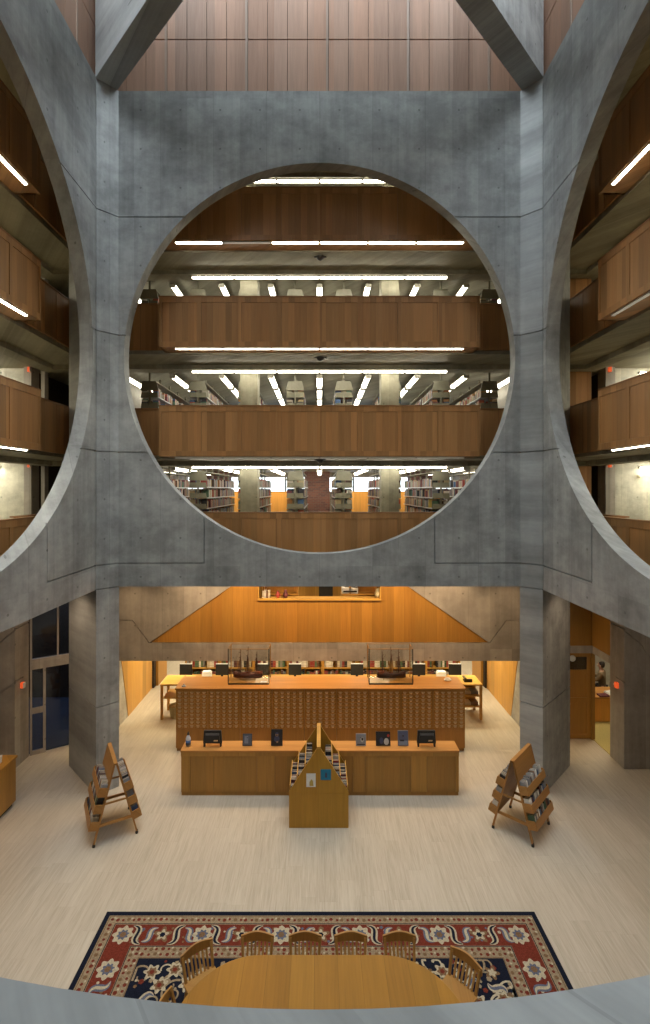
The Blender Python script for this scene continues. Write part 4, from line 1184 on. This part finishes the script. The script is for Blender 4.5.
t = thing('wall_disc', 'small pale round disc fixed high beside the oak door at right', 'wall disc', (6.91, 13.585, 2.22))
MB().lathe([(.085, 0), (.085, .02), (.06, .035)], 18, 0, Matrix.Rotation(PI/2, 4, 'X')).build('plate', 'shelfw', t)
# mezzanine behind the oak opening
struct(MB().box(-3, 3, 16.3, 16.4, 2.55, 4.98).build('wall_mezzanine_back', 'yellow_z'))
t = thing('sill_cabinet', 'yellow oak cabinet behind the opening in the oak wall, left half', 'cabinet', (-1.1, 14.6, 2.551))
MB().box(-.55, .42, .3, .32, 0, 2.2).build('back', 'yellow_z', t)
for x in (-.58, .42): MB().box(x, x+.05, 0, .3, 0, 2.2).build('side', 'yellow_z', t)
for z in (.6, 1.18, 1.75): MB().box(-.53, .42, 0, .3, z, z+.04).build('shelf', 'yellow', t)
t = thing('sill_cabinet', 'yellow oak cabinet behind the opening in the oak wall, right half', 'cabinet', (1.2, 14.6, 2.551))
MB().box(-.3, .5, .3, .32, 0, 2.2).build('back', 'oak_dark', t)
for x in (-.33, .45): MB().box(x, x+.06, 0, .3, 0, 2.2).build('side', 'yellow_z', t)
for z in (.6, 1.18, 1.62): MB().box(-.27, .45, 0, .3, z, z+.04).build('shelf', 'yellow', t)
t = thing('office_chair', 'dark upholstered chair behind the opening in the oak wall', 'chair', (.2, 15.4, 2.551))
MB().box(-.22, .22, .2, .27, .75, 1.9).build('backrest', 'dark', t, .03); MB().box(-.24, .24, -.25, .22, .55, .65).build('seat', 'dark', t, .03); MB().cyl((0, 0, 0), (0, 0, .55), .04).build('post', 'dark', t)
SZ = 3.791
for (px_, nm, c, r, h) in ((278, 'dark red round jar on the oak wall sill, left one of the pair', 'book_red', .065, .20), (285.5, 'dark red pear-shaped jar on the oak wall sill, right one of the pair', 'book_maroon', .075, .22), (378, 'tan basket at the right end of the oak wall sill', 'wicker', .09, .26)):
    x = at(px_, 594, 14.0).x; t = thing('jar' if 'jar' in nm else 'basket', nm, 'jar' if 'jar' in nm else 'basket', (x, 14.0, SZ))
    MB().lathe([(r*.6, 0), (r, h*.25), (r*.95, h*.5), (r*.5, h*.75), (r*.55, h*.85)], 18).build('jar_body' if 'jar' in nm else 'basket_body', c, t, 0, True)
    MB().lathe([(r*.6, h*.85), (r*.5, h*.95), (.01, h)], 18).build('lid', c, t)
x = at(262.5, 594, 14.0).x
for k, c in enumerate(('cream', 'white', 'brown', 'cream')):
    book((x+k*.055, 13.95, SZ), 0, c, .05, .20+.02*(k % 2), .13, '%s book standing at the left end of the oak wall sill, %s of four' % (c, ['first', 'second', 'third', 'last'][k]), 'books on the oak wall sill')
t = thing('desk_printer', 'pale grey printer behind the oak wall opening right of its middle', 'printer', (at(350, 594, 14.6).x, 14.6, 3.77))
MB().box(-.24, .24, 0, .3, -.0, .18).build('casing', 'shelfw', t, .02); MB().box(-.2, .2, -.03, .0, .05, .09).build('tray', 'black', t); MB().box(-.16, .16, .05, .28, .18, .2).build('lid', 'grey_p', t)
t = thing('printer_stand', 'plain stand carrying the grey printer behind the oak wall opening', 'stand', (at(350, 594, 14.6).x, 14.6, 2.551))
MB().box(-.26, .26, -.02, .32, 1.17, 1.21).build('top', 'yellow', t)
for sx in (-1, 1): MB().box(sx*.26, sx*.22, 0, .3, 0, 1.17).build('side', 'yellow_z', t)

# ================================================================== LEFT DESK, OFFICE, PERSON
t = thing('side_desk', 'oak desk cut by the left edge of the picture beside the concrete corner', 'desk', (-7.4, 10.15, 0))
MB().box(-.7, .82, -1.4, .62, .10, 1.02).build('body', 'oak_cab', t)
MB().box(-.72, .85, -1.42, .64, 1.02, 1.07).build('top', 'oak_warm', t, .006)
MB().box(-.6, .76, -1.3, .58, 0, .10).build('plinth', 'dark', t)
o = MB().add([(-.14, -.1, 0), (.14, -.1, 0), (.14, .1, .0), (-.14, .1, 0), (-.16, -.1, .10), (.16, -.1, .14), (.15, .1, .16), (-.15, .1, .02)], [(0, 3, 2, 1), (4, 5, 6, 7), (0, 1, 5, 4), (1, 2, 6, 5), (2, 3, 7, 6), (3, 0, 4, 7)]).build('paper_pile', 'white')
o.location = (-6.85, 10.4, 1.071); tag(o, 'white folded papers lying on the oak desk at the left edge', 'papers')

t = thing('office_desk', 'orange oak desk in the lit office beyond the right doorway', 'desk', (8.55, 14.55, 0.021))
MB().box(-.75, 1.2, 0, .03, .02, .70).build('front_panel', 'carrel', t)
MB().box(-.78, 1.22, -.03, .75, .70, .74).build('top', 'oak_top', t)
for x in (-.75, 1.15): MB().box(x, x+.05, .03, .72, 0, .70).build('side_panel', 'carrel', t)
o = MB().box(-.2, .2, -.14, .14, 0, .03).box(-.17, .2, -.12, .15, .03, .05).build('paper_stack', 'white'); o.location = (8.72, 14.78, .762); o.rotation_euler = (0, 0, .3); tag(o, 'white loose papers on the office desk beyond the right doorway', 'papers')
o = MB().lathe([(.035, 0), (.04, .01), (.042, .11), (.034, .12)], 16).build('red_mug', 'book_red'); o.location = (8.12, 14.72, .762); tag(o, 'dark red cup on the office desk beyond the right doorway', 'cup')
o = MB().box(-.14, .14, -.1, .1, 0, .04).build('closed_folder', 'book_maroon', None, .004); o.location = (8.35, 14.63, .762); tag(o, 'dark red folder near the front edge of the office desk', 'folder')
t = thing('office_shelf', 'tall office shelf with pale papers behind the seated person', 'shelf', (8.2, 16.7, .021))
MB().box(-.6, .2, .4, .43, 0, 2.3).build('back', 'white', t)
for x in (-.62, .2): MB().box(x, x+.04, 0, .43, 0, 2.3).build('side', 'shelfw', t)
for z in (.5, .95, 1.4, 1.85): MB().box(-.58, .2, 0, .4, z, z+.03).build('shelf', 'shelfw', t)
for k, (c, x, z) in enumerate((('green', -.5, .98), ('white', -.25, .98), ('grey', -.01, .98), ('green', -.45, 1.43), ('blue', -.2, 1.43), ('white', -.01, 1.43), ('white', -.4, .53), ('blue', -.05, .53))):
    o = MB().box(0, .18, 0, .26, 0, .30).box(.02, .16, -.004, 0, .05, .2).build('box_file', 'book_'+c); o.location = (8.2+x, 16.72, .022+z)
    tag(o, '%s box file on the office shelf behind the seated person, %s' % (c, ['upper left', 'upper middle', 'upper right', 'top left', 'top middle', 'top right', 'low left', 'low right'][k]), 'box file', 'box files in the office')
t = thing('office_poster', 'yellow orange panel leaning by the office shelf', 'panel', (9.05, 16.9, .021))
MB().box(-.25, .25, 0, .04, .9, 2.0).box(-.02, .02, 0, .03, 0, .9).build('board', 'carrel', t)

t = thing('side_table', 'small side table with a computer, left of the seated person in the right office', 'table', (8.16, 15.78, .021))
MB().box(-.30, .28, -.36, .36, .70, .74).build('top', 'oak_top', t)
for a_, b_ in ((-1, -1), (-1, 1), (1, -1), (1, 1)): MB().box(a_*.25-.02, a_*.25+.02, b_*.32-.02, b_*.32+.02, 0, .70).build('leg', 'dark', t)
t = thing('computer_monitor', 'pale computer display facing the seated person in the right office', 'monitor', (8.0, 15.78, .762), 0)
MB().box(-.02, .02, -.24, .24, .08, .42).build('casing', 'shelfw', t, .005); MB().box(.021, .024, -.22, .22, .10, .40).build('screen', 'screen', t); MB().box(-.06, .06, -.1, .1, 0, .015).box(-.02, .0, -.03, .03, .015, .1).build('stand', 'grey_p', t)
# seated person seen from behind
def skin(name, pts, edges, mat, parent, sub=2):
    me = bpy.data.meshes.new(name); me.from_pydata([p[:3] for p in pts], edges, []); o = bpy.data.objects.new(name, me); COL.objects.link(o)
    o.parent = parent; me.materials.append(MT[mat])
    m = o.modifiers.new('skin', 'SKIN'); m.use_smooth_shade = True
    for v, p in zip(me.skin_vertices[0].data, pts): v.radius = (p[3], p[4] if len(p) > 4 else p[3])
    me.skin_vertices[0].data[0].use_root = True
    s = o.modifiers.new('sub', 'SUBSURF'); s.levels = s.render_levels = sub
    return o
MT['skin'] = mat_plain('skin', (.50, .29, .20), .55, 0, .05)
MT['hair'] = mat_plain('dark_hair', (.018, .012, .010), .6, 0, .3, 60)
MT['jumper'] = mat_plain('tan_jumper', (.20, .14, .075), .85, 0, .15, 50)
MT['trousers'] = mat_plain('dark_trousers', (.03, .03, .04), .8)
ps = thing('person', 'person in a tan jumper with short dark hair seated at the office desk', 'person', (8.94, 15.72, .021), -2.25)
body = [(0, 0, .50, .15, .11), (0, 0, .68, .145, .10), (0, -.01, .86, .165, .11), (0, -.02, 1.00, .17, .10), (0, -.02, 1.07, .07, .065), (0, -.03, 1.13, .052), (0, -.035, 1.20, .07, .085), (0, -.04, 1.29, .078, .095), (0, -.04, 1.345, .05, .06),
        (-.20, -.02, 1.02, .062), (-.25, -.10, .83, .046), (-.16, -.34, .825, .036), (-.10, -.42, .82, .026),
        (.20, -.02, 1.02, .062), (.25, -.10, .83, .046), (.16, -.34, .825, .036), (.10, -.42, .82, .026),
        (-.11, -.02, .50, .10), (-.13, -.42, .50, .068), (-.13, -.40, .10, .045), (-.13, -.48, .045, .035),
        (.11, -.02, .50, .10), (.13, -.42, .50, .068), (.13, -.40, .10, .045), (.13, -.48, .045, .035)]
ed = [(0, 1), (1, 2), (2, 3), (3, 4), (4, 5), (5, 6), (6, 7), (7, 8), (3, 9), (9, 10), (10, 11), (11, 12), (3, 13), (13, 14), (14, 15), (15, 16), (0, 17), (17, 18), (18, 19), (19, 20), (0, 21), (21, 22), (22, 23), (23, 24)]
for sx, wi in ((-1, 12), (1, 16)):
    for f in range(4):
        k = len(body); x = sx*(.085-.018*f+.0)
        body += [(sx*.10+sx*(.027-.018*f), -.465, .815, .010), (sx*.10+sx*(.030-.020*f), -.50-.004*(f in (1, 2)), .81, .0085), (sx*.10+sx*(.030-.020*f), -.522-.006*(f in (1, 2)), .80, .007)]
        ed += [(wi, k), (k, k+1), (k+1, k+2)]
    k = len(body); body += [(sx*.07, -.435, .81, .011), (sx*.055, -.465, .805, .009)]; ed += [(wi, k), (k, k+1)]
skin('body', body, ed, 'skin', ps, 1)
skin('jumper', [(0, 0, .50, .165, .125), (0, 0, .68, .16, .115), (0, -.01, .86, .18, .125), (0, -.02, 1.0, .185, .115), (0, -.02, 1.07, .085, .08), (-.20, -.02, 1.02, .078), (-.25, -.10, .83, .056), (-.17, -.32, .83, .045), (.20, -.02, 1.02, .078), (.25, -.10, .83, .056), (.17, -.32, .83, .045)], [(0, 1), (1, 2), (2, 3), (3, 4), (3, 5), (5, 6), (6, 7), (3, 8), (8, 9), (9, 10)], 'jumper', ps)
skin('trousers', [(0, 0, .50, .165, .12), (-.11, -.02, .50, .115), (-.13, -.43, .50, .082), (-.13, -.40, .12, .065), (.11, -.02, .50, .115), (.13, -.43, .50, .082), (.13, -.40, .12, .065)], [(0, 1), (1, 2), (2, 3), (0, 4), (4, 5), (5, 6)], 'trousers', ps)
skin('hair', [(0, .01, 1.17, .062, .05), (0, .005, 1.25, .086, .085), (0, -.01, 1.32, .088, .10), (0, -.03, 1.375, .06, .075)], [(0, 1), (1, 2), (2, 3)], 'hair', ps)
for sx in (-1, 1): MB().lathe([(.002, -.03), (.014, -.02), (.016, .01), (.006, .03)], 10, 0, Matrix.Translation((sx*.088, -.035, 1.245))).build('ear', 'skin', ps, 0, True)
fc = MB(); fc.lathe([(.003, -.03), (.014, -.02), (.006, .02)], 8, 0, Matrix.Translation((0, -.135, 1.235))); fc.build('nose', 'skin', ps, 0, True)
for sx in (-1, 1): MB().lathe([(.001, -.011), (.011, 0), (.001, .011)], 10, 0, Matrix.Translation((sx*.032, -.118, 1.265))).build('eye', 'white', ps, 0, True)
MB().box(-.026, .026, -.126, -.118, 1.192, 1.202).build('mouth', 'book_maroon', ps, .003)
t = thing('office_chair', 'dark office chair under the seated person in the right office', 'chair', (8.96, 15.72, .021), -2.25)
MB().box(-.24, .24, -.25, .22, .31, .36).build('seat', 'dark', t, .02); MB().box(-.22, .22, .22, .26, .45, .85).build('backrest', 'dark', t, .02); MB().box(-.03, .03, .20, .26, .34, .5).build('back_bar', 'dark', t)
MB().cyl((0, 0, .05), (0, 0, .31), .03).build('post', 'dark', t)
for q in range(5):
    a = q*2*PI/5; MB().bar((0, 0, .06), (.27*math.cos(a), .27*math.sin(a), .03), .04, .03).cyl((.27*math.cos(a), .27*math.sin(a)-.015, .022), (.27*math.cos(a), .27*math.sin(a)+.015, .022), .022).build('caster_arm', 'dark', t)

# ================================================================== LIGHT
SKY = (.80, .91, 1.0)
for k in range(4):
    p = hallM(k) @ Vector((0, BY-.2, 20.4))
    area('clerestory_daylight_%d' % k, p, (math.radians(20), 0, k*PI/2+PI), 9.0, 2.0, 1000, SKY)
WARM = (1.0, .70, .40)
for x in (-3.6, -2.1, -.7, .7, 2.1, 3.6): spot('mezzanine_downlight', (x, 13.0, 4.9), (x, 13.75, 2.0), 70, WARM, 1.9, .08)
for x in (-5.2, 5.2): spot('mezzanine_downlight', (x, 13.0, 4.9), (x, 13.3, 0), 60, WARM, 1.8, .08)
for y in (3.0, 5.0, 7.0, 9.0, 11.0):
    for s in (-1, 1): spot('arcade_downlight', (s*6.3, y, 4.9), (s*6.0, y, 0), 95 if s < 0 else 60, (1.0, .74, .50), 2.3, .1)
for x in (-4.5, -1.5, 1.5, 4.5):
    area('reference_lamp', (x, 15.4, 2.33), (0, 0, 0), 1.2, .3, 60, (1.0, .84, .52))
    area('reference_lamp', (x, 18.5, 4.9), (0, 0, 0), 1.2, .3, 170, (1.0, .88, .64))
area('carrel_fill', (0, 20.2, 7.5), (math.radians(20), 0, 0), 9, .4, 130, (1.0, .86, .6))  # added fill that brightens the carrels and the brick pillar
area('catalog_lamp', (0, 12.6, 4.9), (0, 0, 0), 7.0, .3, 160, WARM)
area('office_lamp', (9.0, 14.8, 4.6), (0, 0, 0), 1.6, 1.6, 110, (1.0, .86, .6))
area('mezzanine_lamp', (0, 15.0, 4.9), (0, 0, 0), 3, .5, 40, (1.0, .84, .55))
area('carpet_fill', (-8.6, 15.6, 4.8), (0, 0, 0), .6, .6, 45, (.7, .8, 1.0))  # unseen light brightening the blue carpet behind the glass
for z in SOF[1:]:
    for s in (-1, 1):
        for y in (5.5, 9.5): area('balcony_fill', (s*8.6, y, z-.05), (0, 0, 0), .4, 1.6, 75, (1.0, .86, .58))  # fill added under the slabs to lift the dark side balconies
for z in SOF[1:4]:
    for s in (-1, 1): area('core_wall_fill', (s*9.9, 13.2, z-.06), (math.radians(25), 0, 0), 1.6, .3, 55, (1.0, .92, .70))  # extra light put in to brighten the pale core walls
w = bpy.data.worlds.new('World'); SC.world = w; w.use_nodes = True
bg = w.node_tree.nodes['Background']; bg.inputs[0].default_value = (.86, .93, 1.0, 1); bg.inputs[1].default_value = 2.6

# ================================================================== CAMERA
cam = bpy.data.cameras.new('camera'); co = bpy.data.objects.new('camera', cam); COL.objects.link(co)
co.location = (0, 0, CAMZ); co.rotation_euler = (PI/2, 0, 0)
cam.sensor_width = 36; cam.sensor_fit = 'AUTO'; cam.lens = FPX/1024*36
cam.shift_x = (325-CX)/1024; cam.shift_y = -(512-HY)/1024; cam.clip_start = .05
SC.camera = co
SC.view_settings.view_transform = 'Standard'; SC.view_settings.look = 'None'; SC.view_settings.gamma = 1; SC.view_settings.use_curve_mapping = False
SC.view_settings.exposure = 0.0
SC.cycles.use_denoising = True
SC.cycles.max_bounces = 8; SC.cycles.diffuse_bounces = 4; SC.cycles.glossy_bounces = 3; SC.cycles.transparent_max_bounces = 10; SC.cycles.transmission_bounces = 4
SC.cycles.sample_clamp_indirect = 6; SC.cycles.caustics_reflective = False; SC.cycles.caustics_refractive = False
